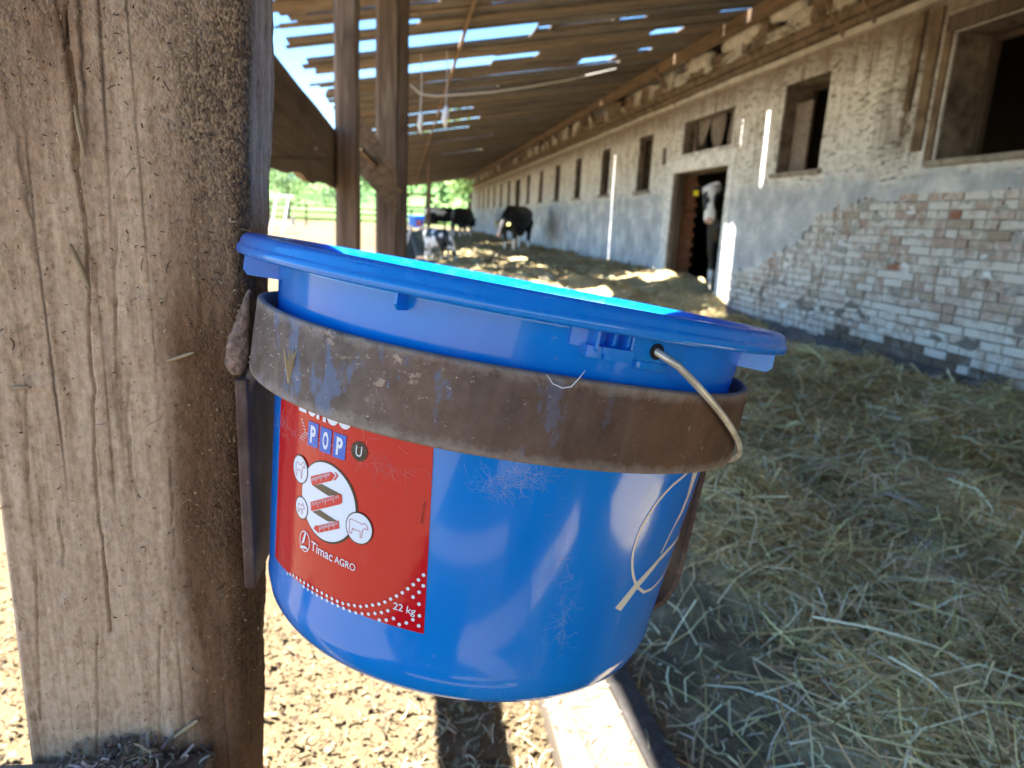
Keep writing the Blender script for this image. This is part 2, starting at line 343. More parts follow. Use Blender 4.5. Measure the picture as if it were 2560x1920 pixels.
M['mortar'] = mat_mortar()
M['trim'] = simple('dirty_white_trim', (.66, .66, .65), .9, var=.3, scale=9, bump=.5)
M['reveal'] = simple('dark_brown_reveal', (.17, .135, .105), .95, var=.6, scale=7, bump=.6)  # darker brown than the wall face, used on every opening
M['cornice'] = simple('dusty_brown_cornice', (.155, .11, .075), .95, var=.5, scale=6, bump=.6)
M['cornice_l'] = simple('pale_broken_render', (.44, .40, .345), .95, var=.3, scale=5, bump=.6)
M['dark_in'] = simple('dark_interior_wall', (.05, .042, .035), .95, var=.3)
M['framewood'] = wood('window_frame_wood', (.03, .022, .016), (.09, .065, .048), (.17, .13, .10), 'z', .7)
M['sill'] = simple('dirty_stone_sill', (.26, .225, .185), .95, var=.4, scale=9, bump=.5)
M['plinth'] = simple('damp_grey_plinth', (.115, .108, .105), .95, var=.4, scale=5, bump=.6)
M['sack'] = simple('brown_sackcloth', (.20, .165, .14), .95, var=.3, scale=20)
M['straw'] = attr_mat('straw_stalks', .6, .2, spec=.35); M['chips'] = attr_mat('wood_shavings', .85, .12)
M['cow'] = attr_mat('cow_hide', .55, 0, spec=.3); M['tag'] = simple('yellow_ear_tag', (.80, .68, .03), .5, var=.1)
M['hoof'] = simple('dark_hoof', (.05, .04, .035), .6); M['eye'] = simple('dark_eye', (.012, .01, .01), .12, spec=.6, var=.1)
M['leaf'] = attr_mat('leaves', .55, .35); M['bark'] = wood('tree_bark', (.05, .035, .025), (.11, .08, .06), (.18, .14, .10))
M['cord'] = simple('pale_cord', (.55, .53, .48), .7); M['white_plastic'] = simple('white_strip', (.72, .74, .78), .4, var=.1)
M['nail'] = simple('bright_nail_head', (.55, .54, .52), .25, .9, .5)
M['web'] = simple('cobweb_silk', (.62, .62, .66), .5, var=.1)

# ------------------------------------------------------------------ ground and alley floor
def gz(x, y):                                            # yard height: level by the barn, rising gently far out
    r = math.hypot(x, y)
    if .49 < x < 9.05 and -1.48 < y < 46: return -.65
    return 0.0 + (max(0, y-38)*.012 if r < 900 else 0)
gx = sorted(set([-400, -250, -150, -90, -60]+list(range(-40, 41, 4))+[.46, .5, 9.0, 9.1]+[60, 90, 150, 250, 400]))
gy = sorted(set([-120, -60, -30, -1.5, -1.45]+list(range(-12, 80, 4))+[90, 110, 140, 180, 240, 320, 420, 600]))
mb = MB(); mb.v = [(x, y, gz(x, y)) for y in gy for x in gx]; nx = len(gx)
mb.f = [(j*nx+i, j*nx+i+1, (j+1)*nx+i+1, (j+1)*nx+i) for j in range(len(gy)-1) for i in range(nx-1)]
tag(mb.build('ground', M['ground'], smooth=True), kind='structure')
WX = 4.48
def drop(x, y):
    a = min(1, max(0, (10.6-y)/2.2)); b = min(1, max(0, (x-.9)/2.4)); return .34*a*a*(3-2*a)*b*b*(3-2*b)
def az(x, y):                                            # straw bedding surface in the feed alley
    e = min(1, max(0, (x-.50)/.5)); h = .02+.20*e*max(0, .35+.75*fbm(x*1.5, y*1.5, 3.3, 3))+.03*e-drop(x, y)
    h += .12*max(0, (x-2.6)/1.9)**1.5*(.7+.4*n3(x, y*.8, 7)) if x > 2.6 else 0
    return h
mb = MB(); xs = [.47+i*.13 for i in range(33)]; ys = [-1.5+i*.15 for i in range(110)]+[15.2+i*.6 for i in range(55)]
for y in ys:
    for x in xs: mb.v.append((x, y, az(x, y)))
nx = len(xs); mb.f = [(j*nx+i, j*nx+i+1, (j+1)*nx+i+1, (j+1)*nx+i) for j in range(len(ys)-1) for i in range(nx-1)]
tag(mb.build('alley_floor', M['alley'], smooth=True), kind='structure')

# ------------------------------------------------------------------ barn wall
barn = empty('barn', 'long whitewashed brick barn with peeling plaster, window openings and a doorway', 'barn', (WX, 0, 0))
def bl(p): return (p[0]-WX, p[1], p[2])
class BMB(MB):                                           # world coordinates to barn coordinates
    def build(s, *a, **k):
        s.v = [bl(p) for p in s.v]; return MB.build(s, *a, **k)
Y0, Y1, ZT, TH = 2.0, 47.0, 3.72, .42
wins = [(4.0, 5.52, 1.65, 2.66), (7.23, 8.14, 1.69, 2.70)]
small = [(12.62, 13.4), (15.3, 15.98), (17.85, 18.5), (20.35, 21.05), (22.9, 23.55), (25.3, 26.0)]
small += [(30.2, 30.9), (32.7, 33.4), (35.2, 35.9), (37.7, 38.4), (40.2, 40.9), (42.7, 43.4), (45.0, 45.6)]
wins += [(a, b, 1.65, 2.65) for a, b in small]
DOOR = (9.42, 11.45, 0.0, 1.88); TRANS = (9.42, 11.2, 2.16, 2.66); FDOOR = (27.5, 28.7, 0, 2.6); SLOT = (11.9, 12.08, 2.06, 2.34)
opens = wins+[DOOR, TRANS, FDOOR, SLOT]
def wall_cells(ylines, zlines, keep):
    ys_, zs_ = sorted(set(ylines)), sorted(set(zlines)); out = []
    for i in range(len(ys_)-1):
        for j in range(len(zs_)-1):
            yc, zc = (ys_[i]+ys_[i+1])/2, (zs_[j]+zs_[j+1])/2
            if any(a < yc < b and c < zc < d for a, b, c, d in opens): continue
            if keep(yc, zc): out.append((ys_[i], ys_[i+1], zs_[j], zs_[j+1]))
    return out
XF = WX+.022
opens_all = opens
mb = BMB(); yl = [Y0, Y1]+[v_ for o in opens for v_ in o[:2]]; zl = [-.5, 0, ZT]+[v_ for o in opens for v_ in o[2:]]
for a, b, c, d in wall_cells(yl, zl, lambda y, z: True):
    mb.add([(XF, a, c), (XF, b, c), (XF, b, d), (XF, a, d)], [(3, 2, 1, 0)]); mb.add([(WX+TH, a, c), (WX+TH, b, c), (WX+TH, b, d), (WX+TH, a, d)], [(0, 1, 2, 3)])
wall = mb.build('wall', M['mortar'], barn)
for a, b, c, d in opens:
    mb = BMB(); e = WX+TH; q = XF
    mb.add([(q, a, c), (e, a, c), (e, a, d), (q, a, d)], [(3, 2, 1, 0)]); mb.add([(q, b, c), (e, b, c), (e, b, d), (q, b, d)], [(0, 1, 2, 3)])
    mb.add([(q, a, d), (e, a, d), (e, b, d), (q, b, d)], [(3, 2, 1, 0)])
    if c > 0: mb.add([(q, a, c), (e, a, c), (e, b, c), (q, b, c)], [(0, 1, 2, 3)])
    mb.build('reveal', M['reveal'], barn)
mb = BMB(); mb.add([(XF, Y1, 0), (9, Y1, 0), (9, Y1, ZT), (XF, Y1, ZT)], [(3, 2, 1, 0)])
mb.build('end_wall', M['plaster'], barn)
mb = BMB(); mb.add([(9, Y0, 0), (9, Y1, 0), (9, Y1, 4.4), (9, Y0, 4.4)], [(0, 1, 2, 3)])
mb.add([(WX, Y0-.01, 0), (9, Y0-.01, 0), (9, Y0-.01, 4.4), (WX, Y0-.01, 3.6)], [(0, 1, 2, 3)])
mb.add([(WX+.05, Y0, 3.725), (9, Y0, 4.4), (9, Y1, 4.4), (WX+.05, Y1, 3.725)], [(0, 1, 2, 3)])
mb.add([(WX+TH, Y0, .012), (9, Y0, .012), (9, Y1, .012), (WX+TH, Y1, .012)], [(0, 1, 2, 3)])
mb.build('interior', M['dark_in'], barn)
mb = BMB(); mb.box(WX, WX+TH, -10, Y0-.02, -.5, ZT); mb.build('wall', M['plaster'], barn)  # wall carried on behind the camera, unseen, to darken what the bucket reflects
# plaster coat with a ragged broken edge
EDGE = [(2, 1.38), (4.0, 1.36), (5.6, 1.32), (6.6, 1.30), (7.07, 1.20), (7.30, .98), (7.45, .87), (7.75, .74), (8.03, .65), (8.49, .46), (8.8, .44), (9.42, .40)]
def edge_z(y):
    for (a, za), (b, zb) in zip(EDGE, EDGE[1:]):
        if a <= y <= b: return za+(zb-za)*(y-a)/(b-a)
    return -1
def has_plaster(y, z):
    if y < 9.42: return z > edge_z(y)+.06*fbm(y*5, z*5, 1, 4)
    if y < 14: return fbm(y*1.4, z*1.4, 8, 4) < (.75 if z > .3 else .35)
    return fbm(y*1.0, z*1.4, 5, 3) < .8
nearY = list(np.arange(2.0, 14.01, .045)); farY = list(np.arange(14.2, 47.01, .4))
zl2 = list(np.arange(0, 2.96, .045))+[2.96]
yl2 = [round(v_, 4) for v_ in nearY+farY+[v_ for o in opens for v_ in o[:2]]]; zl3 = [round(v_, 4) for v_ in zl2+[v_ for o in opens for v_ in o[2:]]]
def clean(l_, keepers):
    l_ = sorted(set(l_)); out = []
    for v_ in l_:
        if v_ in keepers or not any(abs(v_-k) < .02 for k in keepers): out.append(v_)
    return out
ky = {round(v_, 4) for o in opens for v_ in o[:2]}; kz = {round(v_, 4) for o in opens for v_ in o[2:]}
cells = wall_cells(clean(yl2, ky), clean(zl3, kz), has_plaster)
vid = {}; mb = BMB()
def pv(y, z):
    k = (round(y, 4), round(z, 4))
    if k not in vid:
        vid[k] = len(mb.v); free = k[0] not in ky and k[1] not in kz
        jy, jz = (random.uniform(-.016, .016), random.uniform(-.016, .016)) if free and y < 14 else (0, 0)
        mb.v.append((WX+.006*fbm(y*2.2, z*2.2, 4, 3), y+jy, z+jz))
    return vid[k]
for a, b, c, d in cells: mb.f.append((pv(a, d), pv(b, d), pv(b, c), pv(a, c)))
pl = mb.build('plaster', M['plaster'], barn, smooth=False)
sm = pl.modifiers.new('thick', 'SOLIDIFY'); sm.thickness = .019; sm.offset = -1
# bricks where the plaster has fallen
BW, BH = .258, .0765
bmesh_var = []
for k in range(5):
    mb = MB(); hw, hh, dp = .1235, .0335, .03; r = random.Random(k)
    fr = [(-dp*.5+r.uniform(-.004, .004), sy*(hw-.006*r.random()), sz*(hh-.005*r.random())) for sy, sz in ((-1, -1), (1, -1), (1, 1), (-1, 1))]
    md = [(-dp*.28, sy*hw, sz*hh) for sy, sz in ((-1, -1), (1, -1), (1, 1), (-1, 1))]; bk = [(dp*.9, y, z) for _, y, z in md]
    mb.add(fr+md+bk, [(3, 2, 1, 0)]+[(i, (i+1) % 4, 4+(i+1) % 4, 4+i) for i in range(4)]+[(4+i, 4+(i+1) % 4, 8+(i+1) % 4, 8+i) for i in range(4)])
    bmesh_var.append(mb.mesh('brick'))
bmats = ['bk_white', 'bk_half', 'bk_red', 'bk_tan', 'bk_pink', 'bk_dark']
bm_cache = {}
def brick_mesh(k, m):
    if (k, m) not in bm_cache:
        me = bmesh_var[k].copy(); me.materials.append(M[m]); bm_cache[(k, m)] = me
    return bm_cache[(k, m)]
cand = []
for row in range(-3, 19):
    z = .045+row*BH
    for col in range(30):
        y = 2.0+col*BW+(BW/2 if row % 2 else 0)
        if y > 9.28: continue
        if z < edge_z(y)+.03 and z < 1.46:
            hd_ = random.random() < (.45 if row % 2 else .12)
            cand += [(y-BW/4, z, row, .47), (y+BW/4, z, row, .47)] if hd_ else [(y, z, row, 1)]
def bcol(y, z, row):
    r = random.random(); n_ = n3(y*.7, z*1.5, 2)
    if z < -.02: return 'bk_dark' if r < .75 else 'bk_half'
    if z < .10: return 'bk_dark' if r < .3 else 'bk_half' if r < .7 else 'bk_white'
    if .40 <= z+.02*math.sin(y) <= .62 and r < .85: return random.choice(['bk_tan', 'bk_tan', 'bk_pink', 'bk_pink', 'bk_half'])
    if z < .40: return 'bk_half' if r < .45 else 'bk_white' if r < .85 else 'bk_pink'
    if r < .06+.08*n_: return 'bk_red'
    if r < .20: return 'bk_pink'
    if r < .27: return 'bk_tan'
    return 'bk_half' if r < .55 else 'bk_white'
vis = sorted([c for c in cand if c[0] > 4.1], key=lambda c: c[0]); rest = [c for c in cand if c[0] <= 4.1]
for i, (y, z, row, bs) in enumerate(vis):
    y_ = y+random.uniform(-.006, .006); z_ = z+random.uniform(-.004, .004)
    if i < 256:
        o = link('brick', brick_mesh(random.randrange(5), bcol(y, z, row)), barn); o.location = (.0145+random.uniform(-.006, .004), y_, z_)
        o.rotation_euler = (random.uniform(-.015, .015), 0, random.uniform(-.02, .02)); o.scale = (1, bs, 1)
    else: rest.append((y, z, row, bs))
mb = BMB()
for y, z, row, bs in rest: mb.box(WX-.001+random.uniform(-.003, .003), WX+.05, y-.12*bs, y+.12*bs, z-.032, z+.032)
if rest: tag(mb.build('bricks', M['bk_half'], barn), kind='stuff')
for k in range(150):                                     # lumps of old render and whitewash left on the brickwork
    y_ = 4.2+random.random()*5.0; z_ = .12+random.random()*1.2
    if z_ > edge_z(y_)-.02 or .40 < z_ < .60 and random.random() < .7: continue
    mb = BMB(); n = 9; r_ = random.uniform(.02, .075); cen = len(mb.v); mb.v.append((WX-.010, y_, z_))
    for q in range(n):
        a_ = 2*math.pi*q/n; rr = r_*random.uniform(.5, 1.25); mb.v.append((WX-.0045, y_+math.cos(a_)*rr*1.5, z_+math.sin(a_)*rr*.75))
    for q in range(n):
        a_ = 2*math.pi*q/n; v_ = mb.v[1+q]; mb.v.append((WX+.02, v_[1], v_[2]))
    mb.f = [(0, 1+(q+1) % n, 1+q) for q in range(n)]+[(1+q, 1+(q+1) % n, 1+n+(q+1) % n, 1+n+q) for q in range(n)]
    mb.build('render_patch', M['mortar'] if k % 3 else M['trim'], barn, smooth=False)
# plinth bank at the foot of the wall
mb = BMB(); ys = [2+i*.2 for i in range(37)]
for y in ys:
    n_ = n3(y*1.7, 0, 9); k_ = -drop(WX, y); mb.v += [(WX-.26-.05*n_, y, k_-.05), (WX-.16-.05*n_, y, k_+.13+.05*n_), (WX-.03, y, k_+.25+.07*n3(y*2.3, 4, 4)+.03*n3(y*9, 2, 2)), (WX+.03, y, k_+.27)]
mb.f = [(i*4+j, i*4+j+1, i*4+5+j, i*4+4+j) for i in range(36) for j in range(3)]
mb.build('plinth', M['plinth'], barn, smooth=True)
# window frames, sills
def window(y0, y1, z0, z1, mid=True, deep=.26):
    t_ = .055; x0 = WX+deep; mb = BMB()
    mb.box(x0, x0+.06, y0+.005, y0+t_, z0+.005, z1-.005); mb.box(x0, x0+.06, y1-t_, y1-.005, z0+.005, z1-.005)
    mb.box(x0+.002, x0+.058, y0+t_, y1-t_, z1-t_, z1-.006); mb.box(x0+.002, x0+.058, y0+t_, y1-t_, z0+.006, z0+t_)
    f = mb.build('window_frame', M['framewood'], barn, bevel=.004)
    if mid:
        mb = BMB(); mb.box(x0+.008, x0+.05, (y0+y1)/2-.025, (y0+y1)/2+.025, z0+t_, z1-t_)
        o = mb.build('mullion', M['framewood'], f)
    mb = BMB(); mb.box(WX-.05, WX+deep-.01, y0-.07, y1+.06, z0-.055, z0-.003)
    s_ = mb.build('sill', M['sill'], f, bevel=.008)
    return f
for i, (a, b, c, d) in enumerate(wins): window(a, b, c, d, i == 1, .34 if i < 2 else .1)
# decayed timber boards beside the nearest window, half rotten shutter in the second
mb = BMB(); mb.box(WX-.028, WX-.002, 5.68, 5.80, 1.74, 2.9); mb.build('jamb_board', M['cornice'], barn, bevel=.01)
mb = BMB(); mb.box(WX-.03, WX-.002, 5.90, 5.98, 2.1, 2.92); mb.build('jamb_board', M['cornice'], barn, bevel=.01)
mb = BMB(); mb.box(WX-.025, WX+.01, 5.54, 5.62, 1.6, 2.75); mb.build('jamb_board', M['cornice'], barn, bevel=.01)
mb = BMB(); mb.box(WX+.16, WX+.19, 7.78, 8.12, 1.72, 2.5)
mb.build('shutter', M['sack'], barn, bevel=.004)
mb = BMB(); mb.box(WX-.035, WX+.05, 3.9, 5.6, 2.67, 2.80); mb.build('lintel', M['framewood'], barn, bevel=.008)
# door frame, lintel, brick reveal, transom with torn sacking
mb = BMB(); mb.box(WX-.02, WX+.10, 9.2, 11.75, 1.885, 2.10); mb.build('lintel', M['trim'], barn, bevel=.015)
mb = BMB(); mb.box(WX-.018, WX+.05, 11.46, 11.76, 0, 1.88); mb.build('door_frame', M['trim'], barn, bevel=.012)
mb = BMB(); mb.box(WX-.016, WX+.05, 9.24, 9.41, 0, 1.88); mb.build('door_frame', M['trim'], barn, bevel=.012)
mb = BMB(); mb.box(WX+.055, WX+.17, 11.36, 11.449, 0, 1.875); mb.build('jamb', M['framewood'], barn, bevel=.006)
for row in range(22):
    for k in range(2):
        mb_k = (row % 2)*.04
        o = link('brick', brick_mesh(row % 5, 'bk_in'), barn); o.location = (.24+k*.14-mb_k+.02, 11.44, .05+row*.0835); o.rotation_euler = (0, 0, R(90)); o.scale = (1, .52, 1)
for i, (a, b, zt, zb, lean) in enumerate([(9.52, 9.78, 2.66, 2.20, .05), (9.98, 10.42, 2.66, 2.18, -.08), (10.45, 10.78, 2.66, 2.26, .1), (10.8, 11.0, 2.66, 2.3, -.02)]):
    mb = BMB(); n = 7
    for j in range(n):
        zz = zt-(zt-zb)*j/(n-1); k = 1-.55*(j/(n-1))**2
        c_ = (a+b)/2+lean*j/(n-1); h_ = (b-a)/2*k
        for q in range(5):
            yy = c_+h_*(q/2-1); mb.v.append((WX+.12+.02*math.sin(q*2.1+i+j*.4), yy, zz+random.uniform(-.02, .02)*(j > 4)))
    mb.f = [(j*5+q, j*5+q+1, j*5+q+6, j*5+q+5) for j in range(n-1) for q in range(4)]
    o = mb.build('torn_sacking', M['sack'], barn, smooth=True); m_ = o.modifiers.new('t', 'SOLIDIFY'); m_.thickness = .006
mb = BMB(); mb.box(WX+.08, WX+.14, 10.86, 10.93, 2.17, 2.65); mb.build('transom_post', M['framewood'], barn)
# stepped cornice with broken render above
for z0, z1, pr, m_ in ((2.95, 3.03, .05, 'cornice_l'), (3.032, 3.10, .10, 'cornice'), (3.102, 3.20, .15, 'cornice')):
    mb = BMB(); n = 120
    for i in range(n+1):
        y = Y0+(Y1-Y0)*i/n; j1 = .012*n3(y*3, z0*9, 1); j2 = .012*n3(y*3, z0*9, 5)
        mb.v += [(WX+.03, y, z0), (WX-pr+j1, y, z0+j2), (WX-pr+j1, y, z1+j2-.012), (WX+.03, y, z1-.006)]
    mb.f = [(i*4+j, i*4+4+j, i*4+4+(j+1) % 4, i*4+(j+1) % 4) for i in range(n) for j in range(4)]
    fix_normals(mb.build('cornice', M[m_], barn))
for i in range(70):
    y = 5.2+i*.42+random.uniform(-.1, .1) if i < 50 else 26+(i-50)*1.0
    mb = BMB(); L_ = random.uniform(.12, .34); h_ = random.uniform(.10, .36); x0 = WX-.10-random.random()*.05
    vs_ = [(x0+sx*.07+random.uniform(-.02, .02), y+sy*L_+random.uniform(-.06, .06), 3.2+(h_ if sz else -.005)+random.uniform(-.05, .05)*sz) for sz in (0, 1) for sx, sy in ((-1, -1), (1, -1), (1, 1), (-1, 1))]
    mb.add(vs_, [(3, 2, 1, 0), (4, 5, 6, 7), (0, 1, 5, 4), (1, 2, 6, 5), (2, 3, 7, 6), (3, 0, 4, 7)])
    mb.build('render_fragment', M[random.choice(['cornice_l', 'cornice', 'cornice', 'cornice_l'])], barn, bevel=.012)
# pale slabs high up under the roof
for y, L_, zc in ((9.1, .55, 3.42), (8.0, .4, 3.48), (10.4, .42, 3.36)):
    mb = BMB(); mb.tube([(WX-.14, y-L_, zc), (WX-.17, y-L_*.5, zc+.03), (WX-.16, y, zc+.01), (WX-.17, y+L_*.5, zc+.04), (WX-.14, y+L_, zc+.02)], [(.05, .10), (.07, .13), (.075, .14), (.07, .13), (.05, .09)], 10)
    mb.build('render_slab', M['cornice_l'], barn, smooth=True)

# ------------------------------------------------------------------ lean-to roof of loose boards
roof = empty('lean_to_roof', 'lean-to roof of dark weathered boards with gaps showing the sky', 'roof', (0, 0, 0))
RK = (3.66-2.62)/5.78
def rz(x): return 2.62+(x+1.3)*RK
NS = 14
def eave(y):  # out of view near the camera, eave shaped to place sun and shade
    if .62 < y < .80: return -.38
    if .62 < y < 3.4: return -.63
    if y <= .62: return -1.9
    return -1.3+.35*(.5+.5*n3(y*2.3, 0, 0))
# light gaps in the roof: (y centre, half width, x from, x to)
gaps = [(7.58, .21, -2, -.15), (7.62, .09, -.2, .12), (8.45, .31, -2, 1.45), (8.45, .07, 1.5, 1.62), (8.36, .05, 1.75, 2.35), (8.40, .06, 2.45, 2.75),
        (9.92, .29, -2, 1.15), (9.86, .16, 1.15, 1.75), (11.08, .055, .0, 3.25), (6.98, .03, -.9, .3), (7.25, .02, .8, 2.2), (10.45, .03, -.9, .6), (12.05, .035, -.3, 1.5), (12.7, .03, -.8, 1.9), (13.6, .04, -.6, .9), (15.0, .035, 3.17, 4.06), (8.52, .045, 3.70, 4.13),
        (9.25, .16, 3.12, 3.52), (10.75, .22, 2.55, 3.05), (10.3, .1, 3.3, 3.5), (14.2, .16, -.5, 1.3), (15.9, .22, -.9, 1.6), (17.4, .2, -.6, 1.5), (20.0, .10, .4, 2.4), (24.5, .2, 1.2, 2.6),
        (2.40, .035, -.14, .02), (9.2, .012, 3.9, 4.25), (10.9, .03, 3.95, 4.3), (-.12, .06, -1.5, -.7), (-.5, .09, -1.2, -.2), (-.95, .09, -1.9, -.9), (-1.5, .12, -1.2, 1.0), (.15, .37, .05, .95)]  # closing entries: unseen openings added to light the ground mirrored in the bucket
y = -2.71; i = 0; rmats = ['roofwood', 'roofwood', 'roofwood', 'roofwood2', 'roofwood3']
edges_y = []
while y < 47.2:
    wd = random.uniform(.17, .30) if y < 16 else random.uniform(.2, .34)
    cut = next((q for q in (.62, .80) if y+.03 < q < y+wd), None)
    if cut: wd = cut-y
    edges_y.append((y, y+wd)); y += wd-(0 if cut else .012)
for g in gaps:                                          # a gap always lies along a joint between boards
    edges_y = [q for a, b in edges_y for q in ([(a, g[0]), (g[0], b)] if a+.03 < g[0] < b-.03 else [(a, b)])]
for k, (a, b) in enumerate(edges_y):
    xe = eave((a+b)/2)+(random.uniform(-.12, .10) if (a+b)/2 > 3.4 else 0); xw = WX+.05
    st = sorted(set([xe, xw]+[xe+(xw-xe)*q/NS for q in range(1, NS)]+[g[j] for g in gaps if g[0]+g[1] > a and g[0]-g[1] < b for j in (2, 3) if xe+.02 < g[j] < xw]))
    fine = []
    for q in st:
        fine += [q-.012, q+.012] if any(abs(q-g[j]) < 1e-6 for g in gaps for j in (2, 3)) else [q]
    def span(x):
        lo, hi = a, b
        for gy_, gw, g0, g1 in gaps:
            if g0 <= x <= g1:
                if lo >= gy_-gw-.02 and hi <= gy_+gw+.02: return None
                if gy_-gw <= lo < gy_+gw: lo = gy_+gw
                if gy_-gw < hi <= gy_+gw: hi = gy_-gw
                if lo < gy_-gw and hi > gy_+gw: hi = gy_-gw
        return (lo, hi) if hi-lo > .015 else None
    runs = []; cur = []
    for x in fine:
        s_ = span(x)
        if s_ is None:
            if len(cur) > 1: runs.append(cur)
            cur = []
        else: cur.append((x, *s_))
    if len(cur) > 1: runs.append(cur)
    mat = M[random.choice(rmats)]; lift = (k % 2)*.012+random.uniform(0, .008)
    for run in runs:
        mb = MB()
        for x, lo, hi in run:
            j = .006*n3(x*4, a*5, 2); z = rz(x)+lift+.006*n3(x*1.5, a*9, 3)
            mb.v += [(x, lo+j, z), (x, hi+j, z), (x, hi+j, z+.022), (x, lo+j, z+.022)]
        n = len(run)
        mb.f = [(q*4+c_, q*4+(c_+1) % 4, q*4+4+(c_+1) % 4, q*4+4+c_) for q in range(n-1) for c_ in range(4)]+[(0, 3, 2, 1), ((n-1)*4, (n-1)*4+1, (n-1)*4+2, (n-1)*4+3)]
        mb.build('board', mat, roof)
for k in range(7):  # unseen boards behind the camera, added to darken the bucket's reflections
    yb = -2.70-k*.5; mb = MB(); mb.v = [(x, y_, rz(x)+.012*(k % 2)+dz) for dz in (0, .022) for x, y_ in ((-1.5, yb-.51), (WX+.05, yb-.51), (WX+.05, yb), (-1.5, yb))]
    mb.f = [(3, 2, 1, 0), (4, 5, 6, 7), (0, 1, 5, 4), (1, 2, 6, 5), (2, 3, 7, 6), (3, 0, 4, 7)]; mb.build('board', M['roofwood'], roof)
for x, w_ in ((.62, .035), (4.15, .12)):
    mb = MB(); n = 60; ya = 3.4 if x < 0 else -2.5
    for q in range(n+1):
        yy = ya+(47-ya)*q/n; j = .01*n3(yy*1.3, x, 0); z = rz(x)-.004
        mb.v += [(x-w_/2+j, yy, z-w_*1.2), (x+w_/2+j, yy, z-w_*1.2), (x+w_/2+j, yy, z), (x-w_/2+j, yy, z)]
    mb.f = [(q*4+c_, q*4+(c_+1) % 4, q*4+4+(c_+1) % 4, q*4+4+c_) for q in range(n) for c_ in range(4)]+[(3, 2, 1, 0), (n*4, n*4+1, n*4+2, n*4+3)]
    fix_normals(mb.build('purlin', M['oldwood_y'], roof))
for yy in (6.55, 7.05, 11.6, 16, 21, 26):              # short rafters and struts near the wall
    mb = MB(); mb.tube([(WX-.02, yy, 2.98), (WX-.42, yy+.05, rz(WX-.42)-.06)], .035, 6); mb.build('strut', M['oldwood'], roof)
for xa, yy in ((.75, 6.4), (1.6, 6.7), (2.5, 6.3)):
    mb = MB(); mb.tube([(xa, yy, rz(xa)-.03), (xa+.25, yy-.5, rz(xa)-.05)], .035, 6); mb.build('batten', M['roofwood2'], roof)

# ------------------------------------------------------------------ rough beams
def rough_beam(mb, p0, p1, w_, d_, segs=14, jit=.006, ch=.15, seed=0, wside=None):
    p0, p1 = Vector(p0), Vector(p1); t = (p1-p0).normalized(); up = Vector((0, 0, 1)) if abs(t.z) < .9 else Vector((0, 1, 0))
    x = t.cross(up).normalized() if abs(t.z) < .9 else Vector((1, 0, 0)); x = (x-t*x.dot(t)).normalized(); y = t.cross(x) if abs(t.z) < .9 else Vector((0, 1, 0))
    c = ch*min(w_, d_); hw, hd = w_/2, d_/2
    prof = [(-hw+c, -hd), (0, -hd), (hw-c, -hd), (hw, -hd+c), (hw, 0), (hw, hd-c), (hw-c, hd), (0, hd), (-hw+c, hd), (-hw, hd-c), (-hw, 0), (-hw, -hd+c)]
    b = len(mb.v); n = len(prof)
    for i in range(segs+1):
        p = p0.lerp(p1, i/segs)
        for k, (a_, c_) in enumerate(prof):
            j = jit*n3(i*.7+seed*13, k*.9, seed); j2 = jit*n3(i*.7+seed*13, k*.9, seed+50)
            mb.v.append(tuple(p+x*(a_+j)+y*(c_+j2)))
    mb.f += [(b+i*n+k, b+i*n+(k+1) % n, b+(i+1)*n+(k+1) % n, b+(i+1)*n+k) for i in range(segs) for k in range(n)]
    mb.f += [tuple(b+k for k in reversed(range(n))), tuple(b+segs*n+k for k in range(n))]
    return mb
def beam(name, p0, p1, w_, d_, mat, label, cat, parent=None, group=None, **k):
    o = rough_beam(MB(), p0, p1, w_, d_, **k).build(name, mat, parent); fix_normals(o)
    if label: tag(o, label, cat, group)
    return o
# posts of the row behind the bucket
pa = empty('roof_post', 'square brown timber post carrying the roof, nearer of the pair behind the bucket', 'post', (-.262, 3.36, 0), 0, 'roof posts along the feed alley')
beam('post_shaft', (0, 0, -.02), (0, 0, 2.74), .106, .11, M['oldwood'], None, None, pa, segs=20, seed=1)
mb = MB(); mb.tube([(.054, -.01, 1.26), (.066, -.01, 1.26)], .007, 8); mb.build('nail', M['nail'], pa)
pb = empty('roof_post', 'wide brown timber post further back, just right of the first post', 'post', (-.128, 5.2, 0), 0, 'roof posts along the feed alley')
beam('post_shaft', (0, 0, -.02), (0, 0, 2.78), .162, .14, M['oldwood'], None, None, pb, segs=20, seed=2)
pc = empty('roof_post', 'narrow grey timber post standing against the wide brown post', 'post', (-.02, 5.48, 0), 0, 'roof posts along the feed alley')
beam('post_shaft', (0, 0, -.02), (0, 0, 2.8), .075, .10, M['oldwood'], None, None, pc, segs=20, seed=3)
pd = empty('roof_post', 'thin dark pole far down the feed alley near the distant cows', 'post', (.85, 25.5, 0), 0, 'roof posts along the feed alley')
beam('post_shaft', (0, 0, -.02), (0, 0, 2.95), .12, .12, M['oldwood'], None, None, pd, segs=12, seed=4)
